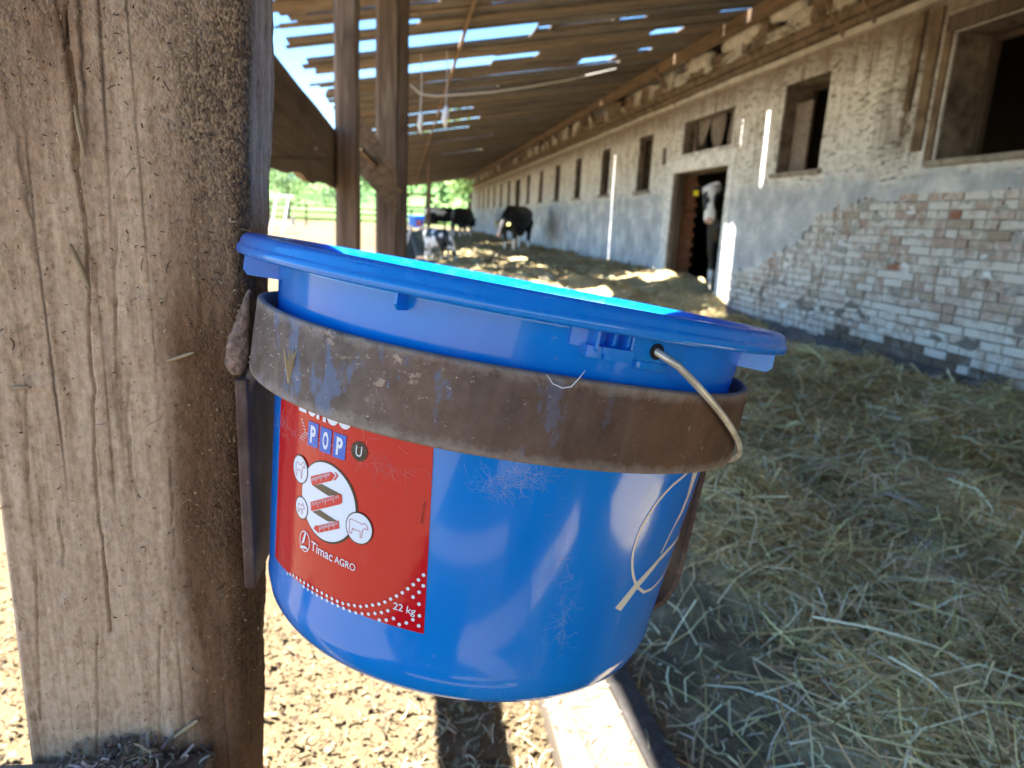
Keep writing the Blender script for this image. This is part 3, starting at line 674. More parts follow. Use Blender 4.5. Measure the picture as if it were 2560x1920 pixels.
# long board nailed along the posts
pk = MB(); n = 40
for i in range(n+1):
    y_ = .56+(3.5-.56)*i/n; top = 1.338+.006*n3(y_*2, 0, 0); bot = 1.072+.035*fbm(y_*1.7, 1, 0, 3)*(1 if y_ > 1.9 else .3)-.01*math.sin(y_*1.5)
    pk.v += [(-.352, y_, bot+.01), (-.320, y_, bot), (-.318, y_, top), (-.352, y_, top+.004)]
pk.f = [(i*4+c_, i*4+(c_+1) % 4, i*4+4+(c_+1) % 4, i*4+4+c_) for i in range(n) for c_ in range(4)]+[(3, 2, 1, 0), (n*4, n*4+1, n*4+2, n*4+3)]
po = fix_normals(pk.build('fence_board', M['oldwood_y'])); tag(po, 'wide rough brown board running from the near post past the two posts behind', 'board')
mb = MB(); mb.tube([(-.322, 2.62, 1.19), (-.312, 2.62, 1.19)], .009, 8); mb.build('nail', M['nail'], po)
mb = MB(); bt = [(-.335, 4.40, 1.657, 1.245), (-.27, 4.41, 1.55, 1.20), (-.20, 4.42, 1.47, 1.13), (-.12, 4.44, 1.34, 1.04), (-.05, 4.46, 1.22, .96)]
for x, y_, zt, zb in bt: mb.v += [(x, y_, zb), (x, y_, zt), (x, y_+.035, zt), (x, y_+.035, zb)]
mb.f = [(i*4+c_, i*4+(c_+1) % 4, i*4+4+(c_+1) % 4, i*4+4+c_) for i in range(4) for c_ in range(4)]+[(3, 2, 1, 0), (16, 17, 18, 19)]
tag(fix_normals(mb.build('brace_board', M['oldwood_y'])), 'slanting brown brace board between the two timber posts', 'board')
o = beam('stick', (-.26, 4.1, 1.33), (-.035, 5.05, 1.15), .035, .03, M['roofwood2'], 'thin pale stick wedged slanting between the two posts behind the bucket', 'stick', segs=10, seed=9)
mb = MB(); mb.tube([(-.160, 4.50, 1.262), (-.153, 4.487, 1.266)], .011, 8); mb.build('nail', M['nail'], o)
beam('lower_rail', (-.30, 3.5, .50), (-.10, 5.1, .48), .05, .14, M['oldwood_y'], 'low brown rail between the two timber posts just above the bucket rim', 'rail', segs=12, seed=12)
# kerb board on the ground under the bucket
mb = MB(); n = 60
for i in range(n+1):
    y_ = -.4+46*(i/n)**2; j = .006*n3(y_*3, 0, 1); k_ = .008*n3(y_*2.5, 3, 1)
    mb.v += [(.283+j, y_, -.01), (.470+k_, y_, -.01), (.476+k_, y_, .055), (.462+k_, y_, .072), (.30+j, y_, .078+j), (.280+j, y_, .062)]
mb.f = [(i*6+c_, i*6+(c_+1) % 6, i*6+6+(c_+1) % 6, i*6+6+c_) for i in range(n) for c_ in range(6)]+[(5, 4, 3, 2, 1, 0), tuple(n*6+c_ for c_ in range(6))]
tag(fix_normals(mb.build('kerb_board', M['curbwood'])), 'pale worn board lying on the ground between shavings and straw, under the bucket', 'board')
mb = MB()  # dark solid strip added where the kerb board only lies in shade
for i in range(9):
    y_ = .72+i*.06; mb.v += [(.425-.035*(y_-.72), y_, .077), (.478-.035*(y_-.72), y_, .075), (.478-.035*(y_-.72), y_, .085), (.425-.035*(y_-.72), y_, .087)]
mb.f = [(i*4+c_, i*4+(c_+1) % 4, i*4+4+(c_+1) % 4, i*4+4+c_) for i in range(8) for c_ in range(4)]+[(3, 2, 1, 0), (32, 33, 34, 35)]
tag(fix_normals(mb.build('shade_strip', simple('shade_strip_grey', (.075, .068, .064), .6, .3, var=.4, scale=30))), 'dark flat strip along the kerb board, standing in for shade', 'shade strip')

# ------------------------------------------------------------------ near post
cr_main = [(-0.2076, 1.0895), (-0.2092, 1.0658), (-0.2094, 1.051), (-0.2085, 1.0388), (-0.2084, 1.025), (-0.2111, 0.9969), (-0.2104, 0.9752), (-0.2093, 0.9561), (-0.2097, 0.935), (-0.2109, 0.9134), (-0.2137, 0.8769), (-0.2142, 0.8457), (-0.2179, 0.7948), (-0.2189, 0.7557), (-0.218, 0.7034), (-0.2184, 0.6489)]     # (x, z) down the front face
cr_more = [[(-0.2272, 0.6511), (-0.2307, 0.6305), (-0.233, 0.5843), (-0.2381, 0.5364)], [(-0.1916, 0.846), (-0.1938, 0.8106), (-0.1935, 0.7802), (-0.1909, 0.7615)], [(-0.2451, 0.7469), (-0.2454, 0.7248), (-0.2457, 0.7054)], [(-0.1671, 0.7892), (-0.1682, 0.742), (-0.1692, 0.7093)], [(-0.2641, 0.7125), (-0.2699, 0.6466), (-0.2755, 0.5767)], [(-0.183, 0.6557), (-0.187, 0.6064), (-0.1896, 0.551)], [(-0.2576, 0.8453), (-0.2627, 0.7749)], [(-0.1899, 0.9557), (-0.1957, 0.8912), (-0.1982, 0.8488)]]
def crack(x, z):
    d = 0
    for pl_, w_, dp in [(cr_main, .0009, .007)]+[(c, .0005, .003) for c in cr_more]:
        for (xa, za), (xb, zb) in zip(pl_, pl_[1:]):
            if min(za, zb) <= z <= max(za, zb):
                cx = xa+(xb-xa)*(z-za)/(zb-za+1e-9)+.0012*n3(z*60, 1, 2); ww = w_*(1+.9*n3(z*14, 0, 5))
                if pl_ is cr_main: ww *= 1.7 if .99 < z < 1.06 else .5
                d = max(d, dp*math.exp(-((x-cx)/max(ww, .0004))**2))
    return d
FY, BY = .50, .59
def xr(z): return -.1255+(z-.575)*.047
def xl(z): return -.287+(z-.575)*.012
zs_ = [-.02, .25, .45]+list(np.arange(.50, 1.20, .0024))+[1.3, 1.6, 2.1, 2.6, 2.80]
NF, NC, NSd = 150, 7, 26
mb = MB(); per = []
ncol = None
for z in zs_:
    row = []; a, b = xl(z), xr(z); dense = .499 <= z <= 1.2; cr = .012
    for i in range(NF+1):
        x = a+.004+(b-cr-a-.004)*i/NF; y_ = FY
        if dense:
            y_ -= .0005*fbm(x*40, z*6, 0, 3)+.0011*fbm(x*110, z*80, 3, 3)+.0022*n3(x*7, z*4, 7)
            y_ += crack(x, z)
        row.append((x, y_, z))
    for i in range(1, NC+1):                              # rounded, worn right edge
        t_ = i/NC*math.pi/2; n_ = .0025*fbm(z*40, i*.3, 2, 3) if dense else 0
        row.append((b-cr+math.sin(t_)*cr+n_, FY+cr-math.cos(t_)*cr, z))
    for i in range(1, NSd+1):
        y_ = FY+cr+(BY-FY-cr)*i/NSd; n_ = .0022*fbm(y_*30, z*10, 5, 4)+.001*fbm(y_*120, z*90, 3, 2) if dense else 0
        row.append((b+n_, y_, z))
    row += [(a, BY, z), (a, FY+.004, z)]
    ncol = len(row); mb.v += row
nr = len(zs_)
mb.f = [(j*ncol+i, j*ncol+(i+1) % ncol, (j+1)*ncol+(i+1) % ncol, (j+1)*ncol+i) for j in range(nr-1) for i in range(ncol)]
tag(mb.build('timber_post', M['post'], smooth=True), 'massive cracked brown timber post in the left foreground, crusted with chaff', 'post')

def scatter(name, pts, nrm, length, width, cols, mat, label=None, cat=None, curl=0.0, kind='stuff', lift=.0, tilt=.35):
    """flat stalk-like slivers: pts Nx3, nrm base normal, random in-plane direction"""
    N = len(pts); nrm = np.array(nrm, float); nrm /= np.linalg.norm(nrm)
    a1 = np.cross(nrm, [.3, .9, .2]); a1 /= np.linalg.norm(a1); a2 = np.cross(nrm, a1)
    th = rng.uniform(0, 2*np.pi, N); tl = rng.normal(0, tilt, N)
    d = (np.cos(th)[:, None]*a1+np.sin(th)[:, None]*a2)*np.cos(tl)[:, None]+nrm*np.sin(tl)[:, None]
    s_ = np.cross(nrm, d); s_ /= np.linalg.norm(s_, axis=1)[:, None]
    s_ = s_+nrm*rng.normal(0, .5, N)[:, None]; s_ /= np.linalg.norm(s_, axis=1)[:, None]
    bend = np.cross(d, s_)*(rng.normal(0, curl, N)*length)[:, None]+s_*(rng.normal(0, curl, N)*length)[:, None]
    c = pts+nrm*lift; L_ = length[:, None]; W_ = width[:, None]; V = []
    for t_, b_ in ((-.5, 0), (-.17, 1), (.17, 1), (.5, 0)):
        p = c+d*L_*t_+bend*b_; V += [p-s_*W_*.5, p+s_*W_*.5]
    V = np.stack(V, 1).reshape(-1, 3); base = (np.arange(N)*8)[:, None]
    Fq = np.concatenate([base+np.array([[0, 1, 3, 2]]), base+np.array([[2, 3, 5, 4]]), base+np.array([[4, 5, 7, 6]])])
    o = np_mesh(name, V, Fq, np.repeat(cols, 8, 0), mat)
    return tag(o, label, cat, kind=kind)
def palette(N, cols, var=.25):
    c = np.array(cols)[rng.integers(0, len(cols), N)]; return np.clip(c*(1+rng.normal(0, var, (N, 1)))*(1+rng.normal(0, .06, (N, 3))), .005, .9)
# chaff crusted on the post
N = 2600; z = rng.uniform(.52, 1.12, N); x = rng.uniform(-.285, -.105, N)
keep = rng.random(N) < .25+.75*np.clip((z-.78)*3+(x > -.19)*.6, 0, 1); z, x = z[keep], x[keep]; N = len(z)
scatter('post_chaff', np.c_[x, np.full(N, FY-.0022), z], (0, -1, 0), rng.uniform(.0007, .0030, N)+(rng.random(N) < .03)*.007, rng.uniform(.0003, .0010, N),
        palette(N, [(.36, .25, .14), (.28, .18, .10), (.08, .05, .03), (.05, .03, .02), (.45, .34, .2)]), M['chips'], 'fine chaff crusted on the face of the near post', 'chaff', .1)
for x, z, L_, an, wd, lab in ((-0.2051, 1.0127, .031, 96, .0035, 'pale bark sliver stuck in the crack high on the near post'), (-0.2129, 0.9272, .030, 108, .004, 'flat straw stalk stuck to the near post below the crack'),
                           (-0.1682, 0.5636, .024, 38, .0045, 'short flat straw stuck low on the near post'), (-0.1541, 0.8667, .020, 20, .003, 'split straw tuft stuck on the post left of the steel hoop'), (-0.2578, 0.8438, .012, 0, .003, 'small straw scrap at the left edge of the post')):
    mb = MB(); a_ = R(an); n = 6; s_ = -FY
    for i in range(n+1):
        t_ = i/n-.5; w_ = wd*(.4+.6*math.sin(math.pi*(i+.6)/(n+1.2))); X = x+math.cos(a_)*L_*t_; Z = z+math.sin(a_)*L_*t_
        nx_, nz_ = -math.sin(a_)*w_/2, math.cos(a_)*w_/2
        mb.v += [(X-nx_, FY-.004, Z-nz_), (X, FY-.006, Z), (X+nx_, FY-.004, Z+nz_), (X, FY-.002, Z)]
    mb.f = [(i*4+c_, i*4+(c_+1) % 4, i*4+4+(c_+1) % 4, i*4+4+c_) for i in range(n) for c_ in range(4)]
    tag(mb.build('straw_stalk', simple('dry_straw', (.40, .29, .17), .7), smooth=True), lab, 'straw')
# timber ledge with a heap of chaff at the foot of the picture
o = beam('ledge_rail', (-.50, .470, .518), (-.150, .470, .518), .06, .05, M['oldwood'], 'short rail fixed across the foot of the near post, covered in chaff', 'rail', segs=10, seed=21)
N = 380; x = rng.normal(-.212, .024, N); y_ = rng.uniform(.443, .498, N); x = np.clip(x, -.30, -.152); z = .544+rng.uniform(0, 1, N)*.017*np.exp(-((x+.215)/.05)**2)
scatter('chaff_heap', np.c_[x, y_, z], (0, 0, 1), rng.uniform(.004, .022, N), rng.uniform(.0007, .003, N), palette(N, [(.34, .30, .25), (.24, .21, .18), (.46, .38, .27), (.14, .12, .11), (.42, .39, .35)]), M['chips'], 'heap of grey chaff and husks on the ledge at the foot of the post', 'chaff', .15, tilt=.6)
# wedge of bark driven between post and hoop
ctl = [((-.1085, .462, .864), .0045), ((-.1082, .459, .870), .0068), ((-.1065, .457, .881), .0070), ((-.1045, .458, .893), .0052), ((-.1015, .460, .907), .0030), ((-.0985, .463, .921), .0006)]
pts = []; rad = []
for (p, r_), (q, s_) in zip(ctl, ctl[1:]):
    for k in range(8): pts.append(Vector(p).lerp(Vector(q), k/8)); rad.append((r_+(s_-r_)*k/8, (r_+(s_-r_)*k/8)*.7))
mb = MB(); mb.tube(pts, rad, 28)
o = mb.build('bark_wedge', simple('pinkish_bark', (.27, .185, .145), .95, var=.6, scale=200, bump=1.0), smooth=True); tag(o, 'pinkish bark wedge jammed between the near post and the steel hoop', 'wedge')
for v_ in o.data.vertices:
    k = v_.co*190; v_.co += Vector((fbm(k.x, k.y, k.z, 3), fbm(k.x+9, k.y, k.z, 3), fbm(k.x, k.y+9, k.z, 3)))*.0007

# ------------------------------------------------------------------ bucket (its own axes: z along the tilted bucket axis)
A_ = Vector((0.14585943, 0.04694811, 0.98819072)); U_ = Vector((0.98928157, 0, -0.14602044)); V_ = A_.cross(U_)
BM = Matrix(((U_.x, V_.x, A_.x, .0777), (U_.y, V_.y, A_.y, .4806), (U_.z, V_.z, A_.z, .9172), (0, 0, 0, 1)))
bucket = empty('bucket', 'large blue plastic bucket with a red label, tilted in a steel hoop', 'bucket', group='blue feed buckets'); bucket.matrix_world = BM
RT, RB_, HB = .1600, .1395, -.2285
def rw(h): return RT+(RB_-RT)*(h/HB)
body = [(.0005, -.2245), (.115, -.2245), (.121, -.2285), (.130, -.2280), (.1352, -.2255), (.1385, -.2205), (rw(-.21)+.0004, -.210), (rw(-.208)+.0, -.206)]
body += [(rw(h), h) for h in np.linspace(-.19, -.004, 12)]
inner = [(rw(h)-.0022, h) for h in np.linspace(-.002, -.2185, 12)]+[(.0005, -.2215)]
mb = MB(); mb.lathe(body+[(rw(0), .0)]+[(rw(0)-.0022, .0)]+inner, 180); ob = mb.build('bucket_body', M['blue'], bucket, smooth=True)
rim = [(.1602, -.0005), (.1615, -.0008), (.1825, -.0012), (.1845, -.0008), (.1853, .0004), (.1853, .0036), (.1840, .0046), (.1836, .0052), (.1834, .0076), (.1822, .0096), (.1800, .0110), (.1778, .0113), (.1755, .0108), (.1710, .0092), (.1660, .0070), (.1625, .0040), (.1600, .0010), (.1580, -.0025)]
mb = MB(); mb.lathe(rim, 180, True); fix_normals(mb.build('rim', M['blue2'], bucket, smooth=True))
def pol(t, r, h): return (r*math.cos(R(t)), r*math.sin(R(t)), h)
def plate(t, r0, r1, h0, h1, th=.0014):                  # radial stiffening rib
    c, s_ = math.cos(R(t)), math.sin(R(t)); mb = MB(); v_ = []
    for sgn in (-1, 1):
        for r, h in ((r0, h0), (r1-.003, h0), (r1, h0+.003), (r1, h1), (r0, h1)): v_.append((r*c-sgn*th/2*s_, r*s_+sgn*th/2*c, h))
    mb.add(v_, [(4, 3, 2, 1, 0), (5, 6, 7, 8, 9)]+[(i, (i+1) % 5, 5+(i+1) % 5, 5+i) for i in range(5)]); return mb
for t in (-170, -119, 8, 60, 130): fix_normals(plate(t, .157, .180 if t in (-170, 8) else .1705, -.0145 if t in (-170, 8) else -.0105, -.0005).build('rib', M['blue2'], bucket))
fix_normals(plate(-30, .157, .1795, -.0145, -.0005).build('rib', M['blue2'], bucket))
def arc_strip(t0, t1, r, h0, h1, th=.0015, n=10):
    mb = MB()
    for i in range(n+1):
        t = t0+(t1-t0)*i/n
        mb.v += [pol(t, r, h0), pol(t, r+th, h0), pol(t, r+th, h1), pol(t, r, h1)]
    mb.f = [(i*4+c_, i*4+(c_+1) % 4, i*4+4+(c_+1) % 4, i*4+4+c_) for i in range(n) for c_ in range(4)]+[(3, 2, 1, 0), (n*4, n*4+1, n*4+2, n*4+3)]
    return mb
def merge(ms):
    m = MB()
    for q in ms: m.add(q.v, q.f)
    return m
boss = fix_normals(merge([arc_strip(-78.5, -66.3, .1585, -.0135, .001, .0085), arc_strip(-75.5, -69.0, .1585, -.0185, -.0135, .005)]).build('handle_boss', M['blue2'], bucket, bevel=.0012))
mb = MB(); cx_ = Vector(pol(-73.2, .1671, -.0078)); e_ = Vector(pol(-73.2, 1, 0)); mb.tube([cx_-e_*.0004, cx_+e_*.0006], .0042, 20); mb.build('handle_hole', M['labblack'], boss)
fix_normals(arc_strip(107, 119, .1585, -.0135, .001, .0085).build('handle_boss', M['blue2'], bucket, bevel=.0012))
clip = fix_normals(merge([arc_strip(-89.2, -85.0, .1590, -.0110, .000, .004), plate(-85.2, .158, .1705, -.0135, .0), plate(-82.0, .158, .168, -.0105, .0), plate(-79.3, .158, .168, -.0105, .0),
              arc_strip(-86.6, -84.0, .1588, -.0152, -.0095, .010), arc_strip(-84.0, -78.2, .1590, -.0125, -.0093, .011), arc_strip(-83.6, -78.4, .1690, -.0150, -.0125, .0012)]).build('latch_clip', M['blue2'], bucket))
# wire bail, folded down to the right
te = R(-73.2); e2 = Vector((math.cos(te), math.sin(te))); pr = Vector((-e2.y, e2.x)); Rb, dl, sc = .175, R(28), 1.1
pts = [pol(-73.2, .160, -.0078), pol(-73.2, .167, -.0078)]
for i in range(1, 60):
    f_ = math.pi*i/60; q = e2*Rb*math.cos(f_)+pr*Rb*sc*math.sin(f_)*math.cos(dl); pts.append((q.x, q.y, -.0078-Rb*sc*math.sin(f_)*math.sin(dl)))
pts += [pol(106.8, .167, -.0078), pol(106.8, .160, -.0078)]
mb = MB(); mb.tube(pts, .0020, 12); mb.build('handle', M['wire'], bucket, smooth=True)

# label and prints: positions in millimetres along the wall (s, from the front) and up the axis (h)
def on_wall(s, h, off):
    t = s/1000/.152-math.pi/2; r = rw(h/1000)+off/1000; return (r*math.cos(t), r*math.sin(t), h/1000)
def decal(name, polys, off, mat, parent, cuts=0, grid=None):
    bm = bmesh.new()
    for P in polys:
        vs_ = [bm.verts.new((p[0], p[1], 0)) for p in P]
        if len(vs_) >= 3: bm.faces.new(vs_)
    bmesh.ops.triangulate(bm, faces=bm.faces)
    if cuts:
        for _ in range(cuts): bmesh.ops.subdivide_edges(bm, edges=[e for e in bm.edges if e.calc_length() > 3.0], cuts=1, use_grid_fill=False); bmesh.ops.triangulate(bm, faces=bm.faces)
    for f in bm.faces:
        if f.normal.z < 0: f.normal_flip()
    for v_ in bm.verts: v_.co = on_wall(v_.co.x, v_.co.y, off)
    me = bpy.data.meshes.new(name); bm.to_mesh(me); bm.free(); me.materials.append(mat)
    return link(name, me, parent)
def disc(cx, cy, r, n=40, ry=None):
    return [(cx+r*math.cos(2*math.pi*i/n), cy+(ry or r)*math.sin(2*math.pi*i/n)) for i in range(n)]
def stroke(P, w_, closed=False):
    out = []; P = [Vector(p) for p in P]; n = len(P)
    if closed: P = P+[P[0]]
    for a, b in zip(P, P[1:]):
        d = (b-a)
        if d.length < 1e-6: continue
        d.normalize(); nn = Vector((-d.y, d.x))*w_/2; a2 = a-d*w_*.3; b2 = b+d*w_*.3
        out.append([tuple(a2-nn), tuple(b2-nn), tuple(b2+nn), tuple(a2+nn)])
    return out
def text_polys(body, s0, s1, h0, h1, shear=0, bold=0):
    cu = bpy.data.curves.new('txt', 'FONT'); cu.body = body; cu.size = 1; cu.resolution_u = 4; cu.offset = bold
    to = bpy.data.objects.new('txt', cu); COL.objects.link(to); dg = bpy.context.evaluated_depsgraph_get(); dg.update()
    me = bpy.data.meshes.new_from_object(to.evaluated_get(dg)); bpy.data.objects.remove(to)
    xs = [v_.co.x for v_ in me.vertices]; ys = [v_.co.y for v_ in me.vertices]; x0, x1, y0, y1 = min(xs), max(xs), min(ys), max(ys)
    out = [[(s0+(me.vertices[i].co.x-x0)/(x1-x0)*(s1-s0), h0+(me.vertices[i].co.y-y0)/(y1-y0)*(h1-h0)) for i in p.vertices] for p in me.polygons]
    bpy.data.meshes.remove(me); return out
NL = 60; mb = MB(); NH = 44
for i in range(NL+1):
    for j in range(NH+1):
        g = i/NL; hh = -74-(j/NH)*110.5
        sr = -52.8+(-77.8-hh)/105*10.3; sl_ = -178.0+0*(hh)
        s_ = sl_+(sr-sl_)*g
        h2 = hh-(3.5*(1-g)**1.5 if j == NH else 3.5*(1-g)**1.5*(j/NH))
        mb.v.append(on_wall(s_, h2, .35+.10*n3(s_*.06, hh*.06, 1)))
mb.f = [(i*(NH+1)+j, i*(NH+1)+j+1, (i+1)*(NH+1)+j+1, (i+1)*(NH+1)+j) for i in range(NL) for j in range(NH)]
label = fix_normals(mb.build('label', M['red'], bucket, smooth=True))
def onlab(name, polys, lay, mat, cuts=2): return decal(name, polys, .62+.12*lay, M[mat], label, cuts)
for (a, b), L_ in zip(((-136.2, -126.6), (-124.7, -115.3), (-113.5, -104.2)), 'POP'):
    onlab('letter_tile', [[(a, -99), (b, -98.6), (b, -84.5), (a, -84.9)]], 1, 'labblue')
    onlab('letter', text_polys(L_, a+2.5, b-2.2, -97, -86.7, bold=.035), 2, 'labwhite', 1)
onlab('round_badge', [disc(-94.8, -90.4, 5.5)], 1, 'labblack')
onlab('letter', text_polys('U', -97, -92.9, -93.4, -87.4), 2, 'labwhite', 1)
onlab('emblem', [disc(-115.6, -127.2, 24.0, 64)], 0, 'labblack', 3); onlab('emblem', [disc(-116.1, -127.2, 22.9, 64)], 1, 'labwhite', 3)
for (cx, cy, r) in ((-142.3, -116.2, 8.6), (-138.4, -138.8, 7.0), (-89.9, -133.8, 9.4)):
    onlab('icon_ring', [disc(cx, cy, r)], 2, 'labblack'); onlab('icon_disc', [disc(cx, cy, r-.7)], 3, 'labwhite')
horse = [(-5, -4), (-4.6, -1), (-5, 2), (-3.5, 3.2), (-.5, 2.6), (1.5, 3.2), (3, 5.2), (4.4, 5), (5.6, 2.4), (4.6, 2), (3.4, 2.8), (2.6, 0), (2.6, -5), (1.8, -5), (1.4, -1), (-2.2, -.8), (-3, -2), (-3.2, -5), (-4.2, -5)]
goat = [(-4, -3.6), (-3.6, 0), (-3.4, 1.8), (0, 1.6), (1.4, 2), (1, 3.6), (2, 3), (2.6, 2), (4, .8), (3, .4), (2, .4), (1.6, -.8), (1.6, -3.6), (.9, -3.6), (.6, -1), (-2, -1), (-2.6, -3.6), (-3.4, -3.6)]
cowo = [(-6.2, -4.6), (-6, -1), (-6.4, 3), (-5.4, 3.6), (2.6, 3), (4, 4), (5, 3.4), (6.6, 1.2), (5.6, .6), (4.2, 1.2), (3, -.6), (2.8, -5), (1.8, -5), (1.5, -1.6), (-2.6, -1.8), (-3.6, -1.4), (-4, -2.6), (-4.4, -4.8), (-5.4, -4.8)]
for P, cx, cy, k in ((horse, -142.3, -116.0, 1.0), (goat, -138.4, -138.8, .95), (cowo, -90.2, -133.6, 1.0)):
    onlab('animal_outline', stroke([(cx+x*k, cy+y*k) for x, y in P], .38, True), 4, 'labrust', 0)
onlab('fold_shade', [[(-128.5, -121.3), (-114.1, -122.7), (-103.7, -118.3), (-120.3, -117.6)], [(-127.3, -137), (-112.6, -137.8), (-105.5, -134.9), (-120.3, -133.3)]], 2, 'labdark')
bars = [[(-130.8, -116.6), (-130.3, -120), (-128.5, -121.4), (-112.5, -113.0), (-110.0, -109.0), (-113.5, -108.0)],
        [(-129.7, -132), (-128.7, -136.4), (-127.4, -136.7), (-104.6, -124.4), (-103.1, -122.8), (-103.7, -118.7), (-105.7, -118.8)],
        [(-124.9, -146.6), (-123.5, -144.2), (-120.1, -143), (-104.6, -134.2), (-103.5, -138.6), (-120.4, -147.7)]]
onlab('measuring_band', bars, 3, 'labred')
onlab('measuring_band', [[(-111.2, -112.4), (-108.9, -108.6), (-111, -107.4), (-109.8, -107.2), (-107.6, -108.4), (-109.6, -111.6)]], 3, 'labred', 1)
tk = []
for (x0, y0, x1, y1) in ((-129.6, -117.3, -114.5, -108.9), (-128.6, -132.2, -106.2, -119.6), (-119.4, -143.4, -105.6, -135.3)):
    n = 19
    for i in range(n):
        t_ = i/(n-1); L_ = 3.2 if i % 5 == 0 else 1.5; X, Y_ = x0+(x1-x0)*t_, y0+(y1-y0)*t_; tk += stroke([(X, Y_), (X+.45, Y_-L_)], .32)
onlab('measuring_ticks', tk, 4, 'labwhite', 0)
# maker's mark and lettering
onlab('makers_mark', stroke([(-133+5.2*math.cos(a_), -158+6.2*math.sin(a_)) for a_ in np.linspace(0, 2*math.pi, 30)], .55)+[[(-133.2, -152.2), (-131.9, -152.6), (-133.4, -158.8), (-136.2, -160.8)], [(-137.8, -164.4), (-136.6, -162), (-131.6, -160.6), (-128.9, -161.8), (-131.5, -162.2), (-136.2, -163.4)]], 2, 'labwhite', 0)
onlab('lettering', text_polys('Timac', -126.2, -106.9, -160.6, -154.8, bold=.006), 2, 'labwhite', 1)
onlab('lettering', text_polys('AGRO', -105.2, -89.6, -160.2, -155.9, bold=.004), 2, 'labwhite', 1)
onlab('lettering', text_polys('22 kg', -62.6, -49.0, -175.6, -169.8, bold=.01), 2, 'labwhite', 1)
code = text_polys('ZLPOV1SU-2233', 0, 12, 0, 1.3)
onlab('lettering', [[(-52.4-y*.0-p_y, -119.8+p_x) for p_x, p_y in P] for P in code for y in (0,)], 2, 'labblack', 0)
dots = []
def walk(P, step, r, r2=None):
    P = [Vector(p) for p in P]; acc = 0; out = []
    for a, b in zip(P, P[1:]):
        L_ = (b-a).length; t_ = acc
        while t_ < L_: q = a+(b-a)*(t_/L_); out.append(disc(q.x, q.y, r, 12)); t_ += step
        acc = t_-L_
    return out
dots += walk([(-152, -187.4), (-145.7, -185.1), (-126.3, -183.6), (-111.3, -183), (-97, -182.9), (-82.4, -179.5), (-69.6, -173), (-59, -163.6), (-52.8, -156.5), (-47.2, -148.4)], 4.35, 1.05)
dots += walk([(-131, -186.6), (-107, -185.9), (-88.1, -185.2), (-78.8, -183), (-69.8, -178.9), (-64.5, -175.6)], 4.5, 1.05)
dots += [disc(x, y, 1.1, 12) for x, y in [(-48.7, -159.8), (-51.7, -163.6), (-47.7, -166.9), (-46.9, -155.4), (-46.4, -173.8), (-49.8, -177.2), (-53.4, -180.2), (-61.4, -179.8), (-65.7, -182.2), (-70, -183.6), (-57.4, -182.4), (-45.9, -180)]]
dots += [disc(-144+i*.1*k+.9*abs(3.5-k)*-.0+[0, 1, 2.2, 3.3, 4.4, 2.8, 1.2, .2][k]*1.0+i*1.25, -86.3-k*1.62, .42, 8) for k in range(8) for i in range(2 if k < 4 else 3)]
onlab('dot_pattern', dots, 2, 'labwhite', 0)['kind'] = 'stuff'
top = [[(-147.5, -82.0), (-139, -81.4), (-139, -76), (-147.5, -76)], disc(-133.6, -77.4, 4.2), [(-129, -81.6), (-126.4, -81.6), (-126.4, -76), (-129, -76)], [(-123.2, -81.6), (-120.7, -81.6), (-120.7, -76), (-123.2, -76)], disc(-115.6, -76.8, 4.8), disc(-106.4, -76.3, 4.8)]
onlab('lettering', top, 2, 'labwhite', 1)
# big cream emblem printed on the right of the bucket
arc = [(118, -77.5), (112.1, -81.2), (105, -84), (98.8, -86.6), (93, -90.8), (88, -95.6), (84.5, -100.6), (81.8, -106), (79.6, -111.3), (78.7, -116.8), (78.6, -122.5), (79.1, -128.1), (80.6, -133.2), (82.9, -138.2), (86.5, -144), (91.3, -149.5), (97.3, -154.7), (107.8, -160.4), (119.4, -161.6), (131.3, -160.1), (140.7, -157.8), (152, -152), (160, -142)]
emb = stroke(arc, 2.0)+[[(78.3, -164.6), (85.3, -168), (96.1, -155.5), (106, -148.5), (117.0, -141.2), (130, -137.6), (161, -134), (161, -131.5), (140, -133), (125, -134.5), (114.4, -138.0), (104, -143.5), (91.8, -150.6)],
       [(114.0, -135.5), (120.8, -119.5), (127, -109.5), (129.5, -98.6), (124.5, -83.3), (124.0, -76.0), (134.5, -76), (136.5, -86), (136.5, -99), (132.5, -111.0), (123.8, -119.5), (116.4, -135.0)]]
decal('printed_emblem', emb, .3, M['cream'], bucket, 3)

# ------------------------------------------------------------------ steel holder
hold = empty('bucket_holder', 'rusty brown steel hoop and bracket gripping the blue bucket, fixed to the near post', 'holder'); hold.matrix_world = BM
prof = [(.1650, -.0722), (.1670, -.0729), (.1692, -.0722), (.1695, -.0707), (.1695, -.0290), (.1692, -.0275), (.1672, -.0268), (.1652, -.0275)]
mb = MB(); mb.lathe(prof, 200, True)
hp = mb.build('hoop', M['rust'], hold, smooth=True); fix_normals(hp)
for v_ in hp.data.vertices:
    a_ = math.atan2(v_.co.y, v_.co.x); k = 1+.0035*math.sin(2*a_+.6)+.002*math.sin(5*a_); v_.co.x *= k; v_.co.y *= k; v_.co.z += .0006*math.sin(4*a_+1)
ws = hp.modifiers.new('wn', 'WEIGHTED_NORMAL')
BI = BM.inverted()
def wl(pts): return [tuple(BI @ Vector(p)) for p in pts]
mb = MB(); mb.box(-.1078, -.1000, .449, .545, .712, .862); mb.v = wl(mb.v); fix_normals(mb.build('bracket_plate', M['steel'], hold, bevel=.0015))
mb = MB(); mb.tube(wl([(-.1030, .456, .850), (-.100, .4565, .8575), (-.0965, .457, .864), (-.092, .456, .872)]), [.0025, .004, .005, .003], 10); mb.build('weld', M['steel'], hold, smooth=True)
mb = MB(); tt = 2; ang = 4.0
